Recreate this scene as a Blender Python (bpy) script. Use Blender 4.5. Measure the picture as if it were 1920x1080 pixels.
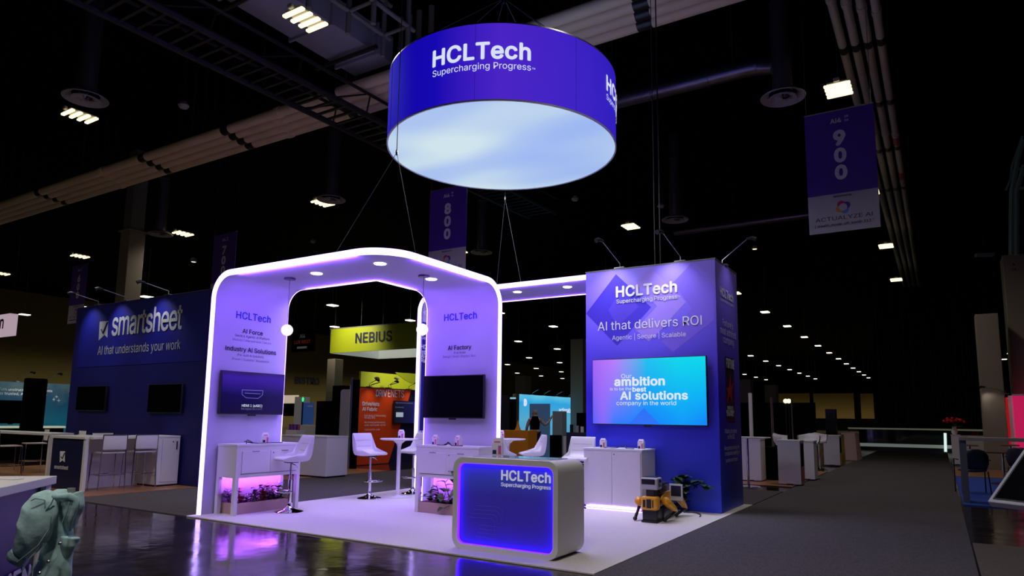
import bpy, bmesh, math, random
from mathutils import Vector, Matrix
random.seed(7)
PI = math.pi
S = bpy.context.scene
for o in list(bpy.data.objects): bpy.data.objects.remove(o)
COL = S.collection

# ------------------------------------------------------------------ camera
CAM_H = 1.385
FPX, CXP, CYP = 1280.0, 960.0, 614.54
pitch, roll, yaw = .13145, .01223, -.55718
cp, sp = math.cos(pitch), math.sin(pitch)
FW = Vector((math.sin(yaw)*cp, math.cos(yaw)*cp, sp))
R0 = Vector((math.cos(yaw), -math.sin(yaw), 0)); U0 = R0.cross(FW)
RT = R0*math.cos(roll)+U0*math.sin(roll); UP = U0*math.cos(roll)-R0*math.sin(roll)
cam = bpy.data.cameras.new('camera'); camo = bpy.data.objects.new('camera', cam); COL.objects.link(camo)
cam.sensor_width = 36; cam.lens = FPX/1920*36; cam.shift_y = (CYP-540)/1920
cam.clip_end = 400; cam.clip_start = .05
m3 = Matrix((RT, UP, -FW)).transposed()
camo.matrix_world = Matrix.Translation((0, 0, CAM_H)) @ m3.to_4x4()
S.camera = camo
# ------------------------------------------------------------------ world, exposure
w = bpy.data.worlds.new('world'); S.world = w; w.use_nodes = True
w.node_tree.nodes['Background'].inputs[0].default_value = (.35, .36, .5, 1)
w.node_tree.nodes['Background'].inputs[1].default_value = .006
S.cycles.max_bounces = 7; S.cycles.diffuse_bounces = 3; S.cycles.glossy_bounces = 4
S.view_settings.view_transform = 'Standard'; S.view_settings.look = 'None'
S.view_settings.exposure = 0; S.view_settings.gamma = 1

# ------------------------------------------------------------------ measuring helpers: where a sight line meets a real plane
O = Vector((0, 0, CAM_H))
def ray(x, y): return FW+RT*((x-CXP)/FPX)+UP*((CYP-y)/FPX)
def gp(x, y, z=0.0):
    d = ray(x, y); return O+d*((z-CAM_H)/d.z)
def xp(x, y, X):
    d = ray(x, y); return O+d*(X/d.x)
def yp(x, y, Y):
    d = ray(x, y); return O+d*(Y/d.y)
def pp(x, y, p0, n):
    d = ray(x, y); return O+d*((Vector(p0)-O).dot(n)/d.dot(n))

# ------------------------------------------------------------------ materials
def lin(c):
    c = c/255; return c/12.92 if c <= .04045 else ((c+.055)/1.055)**2.4
def rgb(r, g, b): return (lin(r), lin(g), lin(b), 1)
def mat(name, col, rough=.5, metal=0, em=None, es=0, noise=.06, scale=6, bump=0, coat=0, spec=None, trans=0):
    m = bpy.data.materials.new(name); m.use_nodes = True
    nt = m.node_tree; b = nt.nodes['Principled BSDF']
    b.inputs['Roughness'].default_value = rough; b.inputs['Metallic'].default_value = metal
    b.inputs['Coat Weight'].default_value = coat
    if spec is not None: b.inputs['Specular IOR Level'].default_value = spec
    if trans: b.inputs['Transmission Weight'].default_value = trans
    tc = nt.nodes.new('ShaderNodeTexCoord'); n = nt.nodes.new('ShaderNodeTexNoise')
    n.inputs['Scale'].default_value = scale; n.inputs['Detail'].default_value = 4
    nt.links.new(tc.outputs['Object'], n.inputs['Vector'])
    mx = nt.nodes.new('ShaderNodeMix'); mx.data_type = 'RGBA'
    mx.inputs[6].default_value = tuple(max(0, c*(1-noise)) for c in col[:3])+(1,)
    mx.inputs[7].default_value = tuple(min(1, c*(1+noise)) for c in col[:3])+(1,)
    nt.links.new(n.outputs[0], mx.inputs[0]); nt.links.new(mx.outputs[2], b.inputs['Base Color'])
    if bump:
        bp = nt.nodes.new('ShaderNodeBump'); bp.inputs['Strength'].default_value = bump
        bp.inputs['Distance'].default_value = .01
        nt.links.new(n.outputs[0], bp.inputs['Height']); nt.links.new(bp.outputs[0], b.inputs['Normal'])
    if em:
        b.inputs['Emission Color'].default_value = em; b.inputs['Emission Strength'].default_value = es
    return m
def ramp_em(name, axis, stops, strength, rough=.4, nscale=0, namp=0, base=(.02, .02, .02, 1), lo=0, hi=1):
    """printed or displayed picture that shines by itself: colour runs along a generated axis"""
    m = mat(name, base, rough); nt = m.node_tree; b = nt.nodes['Principled BSDF']
    tc = nt.nodes.new('ShaderNodeTexCoord'); sx = nt.nodes.new('ShaderNodeSeparateXYZ')
    nt.links.new(tc.outputs['Generated'], sx.inputs[0])
    src = sx.outputs[axis]
    if namp:
        n = nt.nodes.new('ShaderNodeTexNoise'); n.inputs['Scale'].default_value = nscale; n.inputs['Detail'].default_value = 2
        nt.links.new(tc.outputs['Generated'], n.inputs['Vector'])
        ma = nt.nodes.new('ShaderNodeMath'); ma.operation = 'MULTIPLY_ADD'; ma.inputs[1].default_value = namp
        nt.links.new(n.outputs[0], ma.inputs[0]); nt.links.new(src, ma.inputs[2])
        sb = nt.nodes.new('ShaderNodeMath'); sb.operation = 'SUBTRACT'; sb.inputs[1].default_value = namp*.5
        nt.links.new(ma.outputs[0], sb.inputs[0]); src = sb.outputs[0]
    r = nt.nodes.new('ShaderNodeValToRGB'); e = r.color_ramp
    e.elements[0].position = stops[0][0]; e.elements[0].color = stops[0][1]
    e.elements[1].position = stops[-1][0]; e.elements[1].color = stops[-1][1]
    for p, c in stops[1:-1]:
        k = e.elements.new(p); k.color = c
    nt.links.new(src, r.inputs[0])
    nt.links.new(r.outputs[0], b.inputs['Emission Color']); b.inputs['Emission Strength'].default_value = strength
    return m
def glow(name, col, s): return mat(name, (.05, .05, .05, 1), .5, em=col, es=s)

M = {}
M['white'] = mat('white laminate', (.78, .77, .78, 1), .42, noise=.02)
M['wallwhite'] = mat('white booth fabric', (.56, .55, .66, 1), .75, noise=.02, scale=30, bump=.05)
M['leather'] = mat('white leatherette', (.8, .78, .8, 1), .38, noise=.03, bump=.08, scale=14)
M['chrome'] = mat('chrome', (.85, .85, .88, 1), .07, 1, noise=.01)
M['steel'] = mat('brushed steel', (.5, .5, .52, 1), .3, 1, noise=.1)
M['strip'] = glow('violet light strip', (.45, .3, 1.0, 1), 5)
M['stripcool'] = glow('under cabinet light strip', (.34, .1, 1.0, 1), 9)
M['disc'] = glow('downlight disc', (1.0, .9, 1.0, 1), 10)
M['globe'] = glow('opal globe', (1.0, .92, .96, 1), 1.05)
M['black'] = mat('black plastic', (.012, .012, .014, 1), .35)
M['blackmatte'] = mat('black matte fabric', (.0022, .0022, .0025, 1), .95, noise=.3, scale=4, spec=.05)
M['screen'] = mat('dark screen glass', (.003, .003, .005, 1), .12, noise=.02, spec=.35)
M['tower'] = None
M['blueprint'] = mat('dark blue printed fabric', (.012, .012, .2, 1), .6)
M['wood'] = mat('pink beige planter wood', (.52, .34, .3, 1), .6, noise=.12, scale=3)
M['textwhite'] = mat('white print', (.86, .86, .9, 1), .6, noise=.01)
M['textblue'] = mat('bright blue print', (.01, .02, .55, 1), .6, noise=.01)
M['textnavy'] = mat('navy print', (.008, .01, .06, 1), .6, noise=.01)
M['textgrey'] = mat('grey violet print', (.18, .15, .32, 1), .6, noise=.01)
M['textglow'] = glow('backlit white lettering', (.72, .78, .95, 1), .95)
M['scrtext'] = glow('screen white lettering', (.8, .9, 1.0, 1), .85)
M['scrdim'] = glow('screen dim lettering', (.25, .25, .5, 1), .45)
M['yellow'] = mat('yellow robot shell', (.85, .38, .012, 1), .35, noise=.03, coat=.3)
M['soil'] = mat('dark soil', (.02, .014, .01, 1), .9, noise=.4, scale=40)
M['denim'] = mat('washed denim', (.42, .66, .7, 1), .85, noise=.4, scale=16, bump=.6)
M['denimseam'] = mat('denim seam', (.26, .42, .48, 1), .85, noise=.4, scale=60)
M['seamlight'] = mat('frayed seam', (.5, .62, .62, 1), .85, noise=.3, scale=80)
M['concolumn'] = mat('beige column paint', (.32, .27, .2, 1), .7, noise=.1, scale=1.5)
M['tanpipe'] = mat('tan insulated pipe', (.95, .7, .5, 1), .6, noise=.12, scale=1.2)
M['creampipe'] = mat('cream pipe', (.5, .44, .36, 1), .5, noise=.12, scale=1.5)
M['redpipe'] = mat('red pipe cover', (.45, .07, .07, 1), .5)
M['greypaint'] = mat('grey painted steel', (.22, .21, .2, 1), .55, noise=.15)
M['darkmetal'] = mat('dark truss metal', (.035, .034, .036, 1), .45, .5, noise=.3)
M['ductwhite'] = mat('off white duct', (.34, .32, .38, 1), .6, noise=.12, scale=1)
M['ductblue'] = mat('spiral steel duct', (.16, .15, .2, 1), .3, .8, noise=.2)
M['diff'] = mat('grey air diffuser', (.38, .36, .35, 1), .5, noise=.1)
M['tube'] = glow('warm fluorescent tube', (1.0, .84, .42, 1), 2.2)
M['tubefar'] = glow('distant warm tube', (1.0, .92, .66, 1), 3.2)
M['cable'] = mat('black cable', (.01, .01, .012, 1), .5)
M['wire'] = mat('steel wire', (.09, .09, .1, 1), .5, .5)
M['lime'] = mat('lime sign fabric', (.46, .52, .006, 1), .6, noise=.04)
M['limedark'] = mat('darker lime print', (.3, .34, .005, 1), .6)
M['orange'] = mat('orange counter laminate', (.75, .27, .01, 1), .6)
M['pinkwall'] = mat('pink fabric wall', (.75, .02, .13, 1), .6)
M['redwall'] = mat('red fabric wall', (.7, .015, .02, 1), .6)
M['skin'] = mat('skin', (.55, .33, .25, 1), .55)
M['shirt'] = mat('pale shirt', (.5, .44, .45, 1), .8)
M['hair'] = mat('fair grey hair', (.4, .32, .24, 1), .8, noise=.3, scale=60)
M['paper'] = mat('pale paper bag', (.85, .78, .8, 1), .7)
M['pink'] = mat('pink print', (.7, .12, .3, 1), .6)
M['yellowwall'] = mat('ochre wall panel', (.3, .2, .05, 1), .8)
M['olivewall'] = mat('olive wall', (.16, .12, .035, 1), .85, noise=.1, scale=.3)

def wood_floor():
    m = mat('orange wood floor', (.42, .2, .09, 1), .35); nt = m.node_tree; b = nt.nodes['Principled BSDF']
    tc = nt.nodes.new('ShaderNodeTexCoord'); br = nt.nodes.new('ShaderNodeTexBrick')
    br.inputs['Scale'].default_value = 1; br.inputs['Brick Width'].default_value = 1.2; br.inputs['Row Height'].default_value = .15
    br.inputs['Mortar Size'].default_value = .004
    br.inputs['Color1'].default_value = (.42, .2, .09, 1); br.inputs['Color2'].default_value = (.36, .16, .07, 1); br.inputs['Mortar'].default_value = (.08, .04, .02, 1)
    nt.links.new(tc.outputs['Object'], br.inputs['Vector']); nt.links.new(br.outputs[0], b.inputs['Base Color'])
    return m
M['woodfloor'] = wood_floor()
def concrete():
    m = mat('polished dark concrete', (.028, .022, .019, 1), .12, noise=.35, scale=.9); nt = m.node_tree; b = nt.nodes['Principled BSDF']
    tc = nt.nodes.new('ShaderNodeTexCoord'); n = nt.nodes.new('ShaderNodeTexNoise'); n.inputs['Scale'].default_value = 2.2; n.inputs['Detail'].default_value = 6
    nt.links.new(tc.outputs['Object'], n.inputs['Vector'])
    mr = nt.nodes.new('ShaderNodeMapRange'); mr.inputs[1].default_value = .3; mr.inputs[2].default_value = .7
    mr.inputs[3].default_value = .06; mr.inputs[4].default_value = .2
    nt.links.new(n.outputs[0], mr.inputs[0]); nt.links.new(mr.outputs[0], b.inputs['Roughness'])
    n2 = nt.nodes.new('ShaderNodeTexNoise'); n2.inputs['Scale'].default_value = 3.5; n2.inputs['Detail'].default_value = 2
    nt.links.new(tc.outputs['Object'], n2.inputs['Vector'])
    bp = nt.nodes.new('ShaderNodeBump'); bp.inputs['Strength'].default_value = .25; bp.inputs['Distance'].default_value = .012
    nt.links.new(n2.outputs[0], bp.inputs['Height']); nt.links.new(bp.outputs[0], b.inputs['Normal'])
    b.inputs['Specular IOR Level'].default_value = .7
    return m
M['concrete'] = concrete()
def carpet(name, c, var, scale=90):
    m = mat(name, c, .95, noise=var, scale=scale, bump=.5, spec=.1)
    nt = m.node_tree; n = [q for q in nt.nodes if q.type == 'TEX_NOISE'][0]; n.inputs['Detail'].default_value = 8
    return m
M['carpetdark'] = carpet('charcoal aisle carpet', (.1, .09, .1, 1), .75, 55)
M['carpetwhite'] = carpet('white booth carpet', (.74, .7, .7, 1), .07, 40)
M['carpetblue'] = carpet('blue booth carpet', (.05, .1, .5, 1), .3, 40)
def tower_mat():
    # blue violet print, deep blue below; lighter top is arm light painted in
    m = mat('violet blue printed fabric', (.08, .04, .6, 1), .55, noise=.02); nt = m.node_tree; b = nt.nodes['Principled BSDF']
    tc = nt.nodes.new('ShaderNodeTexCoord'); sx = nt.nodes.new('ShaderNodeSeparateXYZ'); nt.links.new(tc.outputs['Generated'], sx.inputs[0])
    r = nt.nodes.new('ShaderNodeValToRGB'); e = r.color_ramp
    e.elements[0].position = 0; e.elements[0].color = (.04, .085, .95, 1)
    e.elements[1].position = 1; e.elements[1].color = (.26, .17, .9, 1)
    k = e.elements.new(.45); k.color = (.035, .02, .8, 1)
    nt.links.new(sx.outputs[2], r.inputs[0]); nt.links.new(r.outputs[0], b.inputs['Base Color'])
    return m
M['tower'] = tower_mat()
M['diamonddark'] = mat('deeper violet print', (.06, .03, .68, 1), .55)
M['diamondlight'] = mat('lighter violet print', (.36, .24, .92, 1), .55)

# ------------------------------------------------------------------ mesh builder
class MB:
    def __init__(s): s.bm = bmesh.new()
    def poly(s, pts):
        vs = [s.bm.verts.new(p) for p in pts]
        try: return s.bm.faces.new(vs)
        except ValueError: return None
    def box(s, x0, x1, y0, y1, z0, z1, bev=0, mtx=None, seg=2):
        b = bmesh.new(); bmesh.ops.create_cube(b, size=1)
        for v in b.verts:
            v.co = Vector(((x0+x1)/2+v.co.x*(x1-x0), (y0+y1)/2+v.co.y*(y1-y0), (z0+z1)/2+v.co.z*(z1-z0)))
        if bev: bmesh.ops.bevel(b, geom=b.edges[:], offset=bev, segments=seg, affect='EDGES', profile=.5)
        s.merge(b, mtx); return s
    def merge(s, b, mtx=None):
        if mtx is not None: bmesh.ops.transform(b, matrix=mtx, verts=b.verts)
        mp = {v: s.bm.verts.new(v.co) for v in b.verts}
        for f in b.faces:
            try: s.bm.faces.new([mp[v] for v in f.verts])
            except ValueError: pass
        b.free(); return s
    def prism(s, pts, z0, z1, mtx=None):
        """pts: 2D outline (x, y) extruded in z; mtx moves it"""
        b = bmesh.new()
        lo = [b.verts.new((p[0], p[1], z0)) for p in pts]; hi = [b.verts.new((p[0], p[1], z1)) for p in pts]
        b.faces.new(lo[::-1]); b.faces.new(hi); n = len(pts)
        for i in range(n): b.faces.new((lo[i], lo[(i+1) % n], hi[(i+1) % n], hi[i]))
        bmesh.ops.recalc_face_normals(b, faces=b.faces[:])
        s.merge(b, mtx); return s
    def tube(s, path, r, n=10, cap=True):
        path = [Vector(p) for p in path]; rings = []
        rs = r if isinstance(r, (list, tuple)) else [r]*len(path)
        prev = None
        for i, p in enumerate(path):
            if i == 0: t = path[1]-p
            elif i == len(path)-1: t = p-path[i-1]
            else: t = (path[i+1]-p).normalized()+(p-path[i-1]).normalized()
            t.normalize()
            if prev is None:
                a = t.cross(Vector((0, 0, 1)))
                if a.length < .05: a = t.cross(Vector((1, 0, 0)))
                a.normalize()
            else:
                a = prev-t*prev.dot(t); a.normalize()
            prev = a; c = t.cross(a)
            rings.append([s.bm.verts.new(p+(a*math.cos(2*PI*k/n)+c*math.sin(2*PI*k/n))*rs[i]) for k in range(n)])
        for i in range(len(rings)-1):
            for k in range(n): s.bm.faces.new((rings[i][k], rings[i][(k+1) % n], rings[i+1][(k+1) % n], rings[i+1][k]))
        if cap: s.bm.faces.new(rings[0][::-1]); s.bm.faces.new(rings[-1])
        return s
    def lathe(s, prof, n=32, c=(0, 0, 0), mtx=None):
        b = bmesh.new(); rings = []
        for (r, z) in prof:
            if r < 1e-5: rings.append([b.verts.new((c[0], c[1], c[2]+z))])
            else: rings.append([b.verts.new((c[0]+r*math.cos(2*PI*k/n), c[1]+r*math.sin(2*PI*k/n), c[2]+z)) for k in range(n)])
        for i in range(len(rings)-1):
            A, B = rings[i], rings[i+1]
            for k in range(n):
                a = [A[0]] if len(A) == 1 else [A[k], A[(k+1) % n]]
                d = [B[0]] if len(B) == 1 else [B[(k+1) % n], B[k]]
                if len(a)+len(d) > 2: b.faces.new(a+d)
        s.merge(b, mtx); return s
    def sph(s, c, r, n=16, sc=(1, 1, 1), mtx=None):
        b = bmesh.new(); bmesh.ops.create_uvsphere(b, u_segments=n, v_segments=max(6, n//2), radius=r)
        for v in b.verts: v.co = Vector((c[0]+v.co.x*sc[0], c[1]+v.co.y*sc[1], c[2]+v.co.z*sc[2]))
        s.merge(b, mtx); return s
    def build(s, name, m, parent=None, smooth=False, world=False, recalc=True):
        if recalc: bmesh.ops.recalc_face_normals(s.bm, faces=s.bm.faces[:])
        me = bpy.data.meshes.new(name); s.bm.to_mesh(me); s.bm.free()
        me.materials.append(m)
        if smooth:
            for p in me.polygons: p.use_smooth = True
            if smooth != 'all':
                try: me.set_sharp_from_angle(angle=math.radians(38))
                except Exception: pass
        o = bpy.data.objects.new(name, me); COL.objects.link(o)
        if parent:
            o.parent = parent
            if world:
                off = Vector((0, 0, 0)); q = parent
                while q: off += q.location; q = q.parent
                me.transform(Matrix.Translation(-off))
        return o
def thing(name, label, cat, loc=(0, 0, 0), rz=0, group=None):
    o = bpy.data.objects.new(name, None); COL.objects.link(o); o.empty_display_size = .1
    o.location = loc; o.rotation_euler = (0, 0, rz); o['label'] = label; o['category'] = cat
    if group: o['group'] = group
    return o
def tag(o, label, cat, group=None, kind=None):
    o['label'] = label; o['category'] = cat
    if group: o['group'] = group
    if kind: o['kind'] = kind
    return o
def recenter(o):
    """origin to the base of a one-mesh thing"""
    me = o.data; xs = [v.co for v in me.vertices]
    c = Vector((sum(v.x for v in xs)/len(xs), sum(v.y for v in xs)/len(xs), min(v.z for v in xs)))
    me.transform(Matrix.Translation(-c)); o.location = c; return o
def struct(name, mb, m):
    o = mb.build(name, m); o['kind'] = 'structure'; return o
def dup(root, loc, rz, label=None, group=None):
    r = root.copy(); COL.objects.link(r); r.location = loc; r.rotation_euler = (0, 0, rz)
    if label: r['label'] = label
    if group: r['group'] = group
    for ch in list(root.children):
        c = ch.copy(); COL.objects.link(c); c.parent = r
        for g in ch.children:
            d = g.copy(); COL.objects.link(d); d.parent = c
    return r
def lamp(name, kind, parent, loc, color, energy, size=.1, rot=None, spot=None, world=True, sizey=None):
    l = bpy.data.lights.new(name, kind); l.color = color; l.energy = energy
    if kind == 'AREA':
        l.size = size
        if sizey: l.shape = 'RECTANGLE'; l.size_y = sizey
    elif kind in ('POINT', 'SPOT'): l.shadow_soft_size = size
    if kind == 'SPOT' and spot: l.spot_size = spot; l.spot_blend = .9
    o = bpy.data.objects.new(name, l); COL.objects.link(o)
    if rot is not None: o.rotation_euler = rot
    loc = Vector(loc)
    if parent:
        o.parent = parent
        if world:
            q = parent
            while q: loc -= q.location; q = q.parent
    o.location = loc; return o
def aim(o, tgt_world, src_world):
    d = (Vector(tgt_world)-Vector(src_world)).normalized(); o.rotation_euler = d.to_track_quat('-Z', 'Y').to_euler()

# ------------------------------------------------------------------ lettering
def _font(name):
    import os
    p = os.path.join(bpy.utils.resource_path('LOCAL'), 'datafiles', 'fonts', name)
    try: return bpy.data.fonts.load(p)
    except Exception: return None
FONT = _font('Inter.woff2')
def text_mesh(s, bold=0, align='LEFT', spacing=1):
    if FONT: s = s.replace('I', '\u0399')
    cu = bpy.data.curves.new('t', 'FONT'); cu.body = s; cu.size = 1; cu.align_x = align; cu.space_character = spacing+max(0, bold)*1.2
    cu.resolution_u = 3; cu.extrude = 0
    if FONT: cu.font = FONT
    o = bpy.data.objects.new('t', cu); COL.objects.link(o)
    dg = bpy.context.evaluated_depsgraph_get(); dg.update()
    me = bpy.data.meshes.new_from_object(o.evaluated_get(dg))
    bpy.data.objects.remove(o); bpy.data.curves.remove(cu)
    if bold > 0:      # heavier strokes: the same outline laid over itself
        b = bmesh.new()
        for k in range(8):
            q = bmesh.new(); q.from_mesh(me); d = Vector((math.cos(k*PI/4)*bold, math.sin(k*PI/4)*bold, k*.0006))
            mp = {v: b.verts.new(v.co+d) for v in q.verts}
            for f in q.faces:
                try: b.faces.new([mp[v] for v in f.verts])
                except ValueError: pass
            q.free()
        b.to_mesh(me); b.free()
    return me
LAY = 1.0
def text(parent, name, s, p0, p1, m, bold=0, hs=1, off=.004, n=None, spacing=1, rotz=False, label=None, asp=None):
    """lettering whose baseline runs from p0 to p1 (world); n = outward normal. asp: height factor"""
    p0, p1 = Vector(p0), Vector(p1); d = p1-p0; L = d.length; x = d.normalized()
    z = Vector((0, 0, 1)); 
    x.z = 0; x.normalize(); nn = x.cross(z)
    me = text_mesh(s, bold, spacing=spacing)
    xs = [v.co.x for v in me.vertices]; x0, x1 = min(xs), max(xs); k = L/(x1-x0)
    zc = (p0.z+p1.z)/2
    for v in me.vertices:
        a, b = (v.co.x-x0)*k, v.co.y*k*hs
        q = Vector((p0.x, p0.y, zc))+x*a+z*b+nn*(off+v.co.z*LAY)
        v.co = q
    me.materials.clear(); me.materials.append(m)
    o = bpy.data.objects.new(name, me); COL.objects.link(o)
    if parent:
        off_ = Vector((0, 0, 0)); q = parent
        while q: off_ += q.location; q = q.parent
        me.transform(Matrix.Translation(-off_)); o.parent = parent
    if label: o['label'] = label
    return o
def blk(parent, name, lines, plane, m, **kw):
    for s, a, b, *r in lines:
        k = dict(kw); 
        if r: k.update(r[0])
        mm = k.pop('m', m)
        text(parent, name, s, plane(*a), plane(*b), mm, **k)
def YP(Y): return lambda x, y: yp(x, y, Y)
def XP(X): return lambda x, y: xp(x, y, X)

def arc(cx, cy, r, a0, a1, n=10): return [(cx+r*math.cos(a0+(a1-a0)*i/n), cy+r*math.sin(a0+(a1-a0)*i/n)) for i in range(n+1)]

# ================================================================== SETTING
struct('floor', MB().box(-70, 40, -12, 132, -.2, 0), M['concrete'])
struct('ceiling', MB().box(-70, 40, -12, 132, 11.6, 11.8), M['blackmatte'])
wl = MB().box(-70, -66, -12, 132, 0, 11.6); struct('wall_left', wl, M['olivewall'])
wb = MB().box(-66, 40, 130, 132, 0, 11.6); struct('wall_back', wb, M['blackmatte'])
# ochre lit bays of the far wall
for i, (a, b) in enumerate([((1455, 738), (1520, 785)), ((1525, 738), (1603, 785)), ((1613, 738), (1640, 785))]):
    p, q = yp(a[0], a[1], 129.9), yp(b[0], b[1], 129.9)
    struct('trim_%d' % (i+1), MB().box(p.x, q.x, 129.7, 129.98, q.z, p.z), M['yellowwall'])
wr = MB().box(14, 14.3, -12, 130, 0, 11.6); struct('wall_right', wr, M['blackmatte'])
wf = MB().box(-66, 14, -12, -11.7, 0, 11.6); struct('wall_front', wf, M['blackmatte'])

bx0, bx1, by0, by1 = -8.77, -2.70, 5.77, 11.9
t = MB().box(-2.69, .22, -10, 39, .001, .012); tag(recenter(t.build('aisle_carpet', M['carpetdark'])), 'charcoal carpet runner of the wide aisle right of the violet booth', 'carpet')
t = MB().box(-12.0, -8.79, 5.78, 30, .001, .012); tag(recenter(t.build('aisle_carpet', M['carpetdark'])), 'dark carpet of the cross aisle between the blue wall booth and the white archway', 'carpet')
t = MB().box(-8.75, -2.72, 11.93, 14.6, .001, .010); tag(recenter(t.build('aisle_carpet', M['carpetdark'])), 'dark carpet strip behind the violet booth, seen under the far stools', 'carpet')
t = MB(); t.box(bx0, bx1, by0, by1, .001, .018, .004)
tag(recenter(t.build('booth_carpet', M['carpetwhite'])), 'white square carpet under the lit violet booth', 'carpet')
CT = .018
t = MB().box(-20, -12.02, 6.0, 13.4, .001, .019); tag(recenter(t.build('wood_flooring', M['woodfloor'])), 'orange wood floor under the bar tables of the navy wall booth', 'flooring')
t = MB().box(-8, -2.72, 15.6, 21, .001, .02); tag(recenter(t.build('wood_flooring', M['woodfloor'])), 'orange wood floor under the white counters behind the violet tower', 'flooring')
t = MB().box(.26, 4, 14.2, 21.5, .001, .02); tag(recenter(t.build('booth_carpet', M['carpetblue'])), 'blue carpet under the black chairs on the right', 'carpet')
t = MB().box(.26, 5, 21.6, 25.5, .001, .02); tag(recenter(t.build('wood_flooring', M['woodfloor'])), 'tan wood floor in front of the pink walled booth', 'flooring')
t = MB().box(.24, 5, -4, 9.8, .001, .012); tag(recenter(t.build('booth_carpet', carpet('grey brown carpet', (.13, .11, .095, 1), .3, 40))), 'grey brown carpet at the right, under the tilted screen', 'carpet')

# ================================================================== LIT ARCHWAY WITH TWO PANELS
AX, AY0, AY1, AT = -8.75, 5.92, 7.20, 3.41      # left leg
OX, IX, WY = -5.46, -6.80, 8.45                  # outer x, inner x, rear wall back face
TH = .075
arch = thing('lit_archway', 'white L-shaped archway with glowing violet-white edges, left part of the booth', 'archway', (-7.1, 7.1, CT))
def leg_profile(x, h, t, R=.38, run=.75, sgn=1):
    """outline in (x, z): outer face at x, bending towards +sgn*x at the top"""
    pts = [(0, CT)]+[(R-R*math.cos(a), h-R+R*math.sin(a)) for a in [PI/2*i/10 for i in range(11)]]+[(run, h)]
    r = R-t
    pts += [(run, h-t)]+[(R-r*math.cos(a), h-R+r*math.sin(a)) for a in [PI/2*(10-i)/10 for i in range(11)]]+[(t, CT)]
    return [(x+sgn*p[0], p[1]) for p in pts]
def sweep_y(mb, prof, y0, y1):   # prof in (x,z) swept along y
    mb.prism(prof, y0, y1, Matrix(((1, 0, 0, 0), (0, 0, 1, 0), (0, 1, 0, 0), (0, 0, 0, 1))))
def sweep_x(mb, prof, x0, x1):   # prof in (y,z) swept along x
    mb.prism(prof, x0, x1, Matrix(((0, 0, 1, 0), (1, 0, 0, 0), (0, 1, 0, 0), (0, 0, 0, 1))))
mb = MB(); sweep_y(mb, [(p[0], p[1]) for p in leg_profile(AX, AT, TH)], AY0, AY1)
mb.build('side_panel', M['wallwhite'], arch, smooth=True, world=True)
# rear wall: profile in (y,z) bending towards -y
mb = MB(); sweep_x(mb, leg_profile(WY, AT, TH, sgn=-1, run=.5), IX, OX)
mb.build('rear_panel', M['wallwhite'], arch, smooth=True, world=True)
Ro = .5
roofpts = [(AX+.75, AY0)]+[(p[0], p[1]) for p in arc(OX-Ro, AY0+Ro, Ro, -PI/2, 0, 12)]+[(OX, WY-.5), (IX, WY-.5), (IX, AY1), (AX+.75, AY1)]
MB().prism(roofpts, AT-TH, AT).build('roof', M['wallwhite'], arch, world=True)
# glowing strips: outer edge and inner edge
LIP = .006; PR = .015; PI_ = .012; LI = .006
s = MB(); sweep_y(s, leg_profile(AX-.004, AT+.004, TH+LIP), AY0-PR, AY0)
pth = [(AX+.75, AY0)]+arc(OX-Ro, AY0+Ro, Ro, -PI/2, 0, 16)+[(OX, WY-.5)]
pto = [(AX+.75, AY0-PR)]+arc(OX-Ro, AY0+Ro, Ro+PR, -PI/2, 0, 16)+[(OX+PR, WY-.5)]
s.prism(pth+pto[::-1], AT-TH-LIP, AT+.004)
sweep_x(s, leg_profile(WY+.004, AT+.004, TH+LIP, sgn=-1, run=.504), OX, OX+PR)
s.build('light_strip', M['strip'], arch, smooth=True, world=True)
s = MB(); sweep_y(s, leg_profile(AX-.004, AT+.004, TH+LI), AY1, AY1+PI_)
s.prism([(AX+.75, AY1), (IX, AY1), (IX, WY-.5), (IX-PI_, WY-.5), (IX-PI_, AY1+PI_), (AX+.75, AY1+PI_)], AT-TH-LI, AT+.004)
sweep_x(s, leg_profile(WY+.004, AT+.004, TH+LI, sgn=-1, run=.504), IX-PI_, IX)
s.build('light_strip', M['strip'], arch, smooth=True, world=True)
def downlight(parent, x, y, z, e=4):
    o = MB().lathe([(0, 0), (.052, 0), (.058, .006), (.075, .004), (.078, .012), (0, .012)], 24, (x, y, z-.012)).build('downlight', M['disc'], parent, smooth=True, world=True)
    lamp('downlight_lamp', 'SPOT', parent, (x, y, z-.03), (1, .9, .98), e, .05, rot=(0, 0, 0), spot=2.3)
for x, y in ((-7.2, 6.43), (-6.0, 6.4), (-6.04, 7.5)): downlight(arch, x, y, AT-TH)
L1 = XP(AX+TH); L2 = YP(WY-TH)
blk(arch, 'lettering', [
    ('HCLTech', (442, 598), (507, 604), dict(m=M['textblue'], bold=.01)),
    ('AI Force', (454, 625), (492, 629), dict(bold=.01)),
    ('GenAI & Agentic AI Platform', (440, 632), (505, 637), {}),
    ('Modular | Interoperable | Secure', (436, 639), (508, 645), dict(m=M['textgrey'])),
    ('Industry AI Solutions', (422, 658), (517, 664), dict(bold=.012)),
    ('Pre-built AI Solutions', (445, 668), (494, 671), {}),
    ('Proven | Scalable | Repeatable', (435, 675), (504, 680), dict(m=M['textgrey']))], L1, M['textnavy'])
blk(arch, 'lettering', [
    ('HCLTech', (833, 600), (894, 599), dict(m=M['textblue'], bold=.01)),
    ('AI Factory', (840, 656), (884, 655), dict(bold=.01)),
    ('AI at Scale', (851, 663), (873, 663), {}),
    ('Design | Build | Deploy | Run', (831, 671), (892, 669), dict(m=M['textgrey']))], L2, M['textnavy'])
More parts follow.
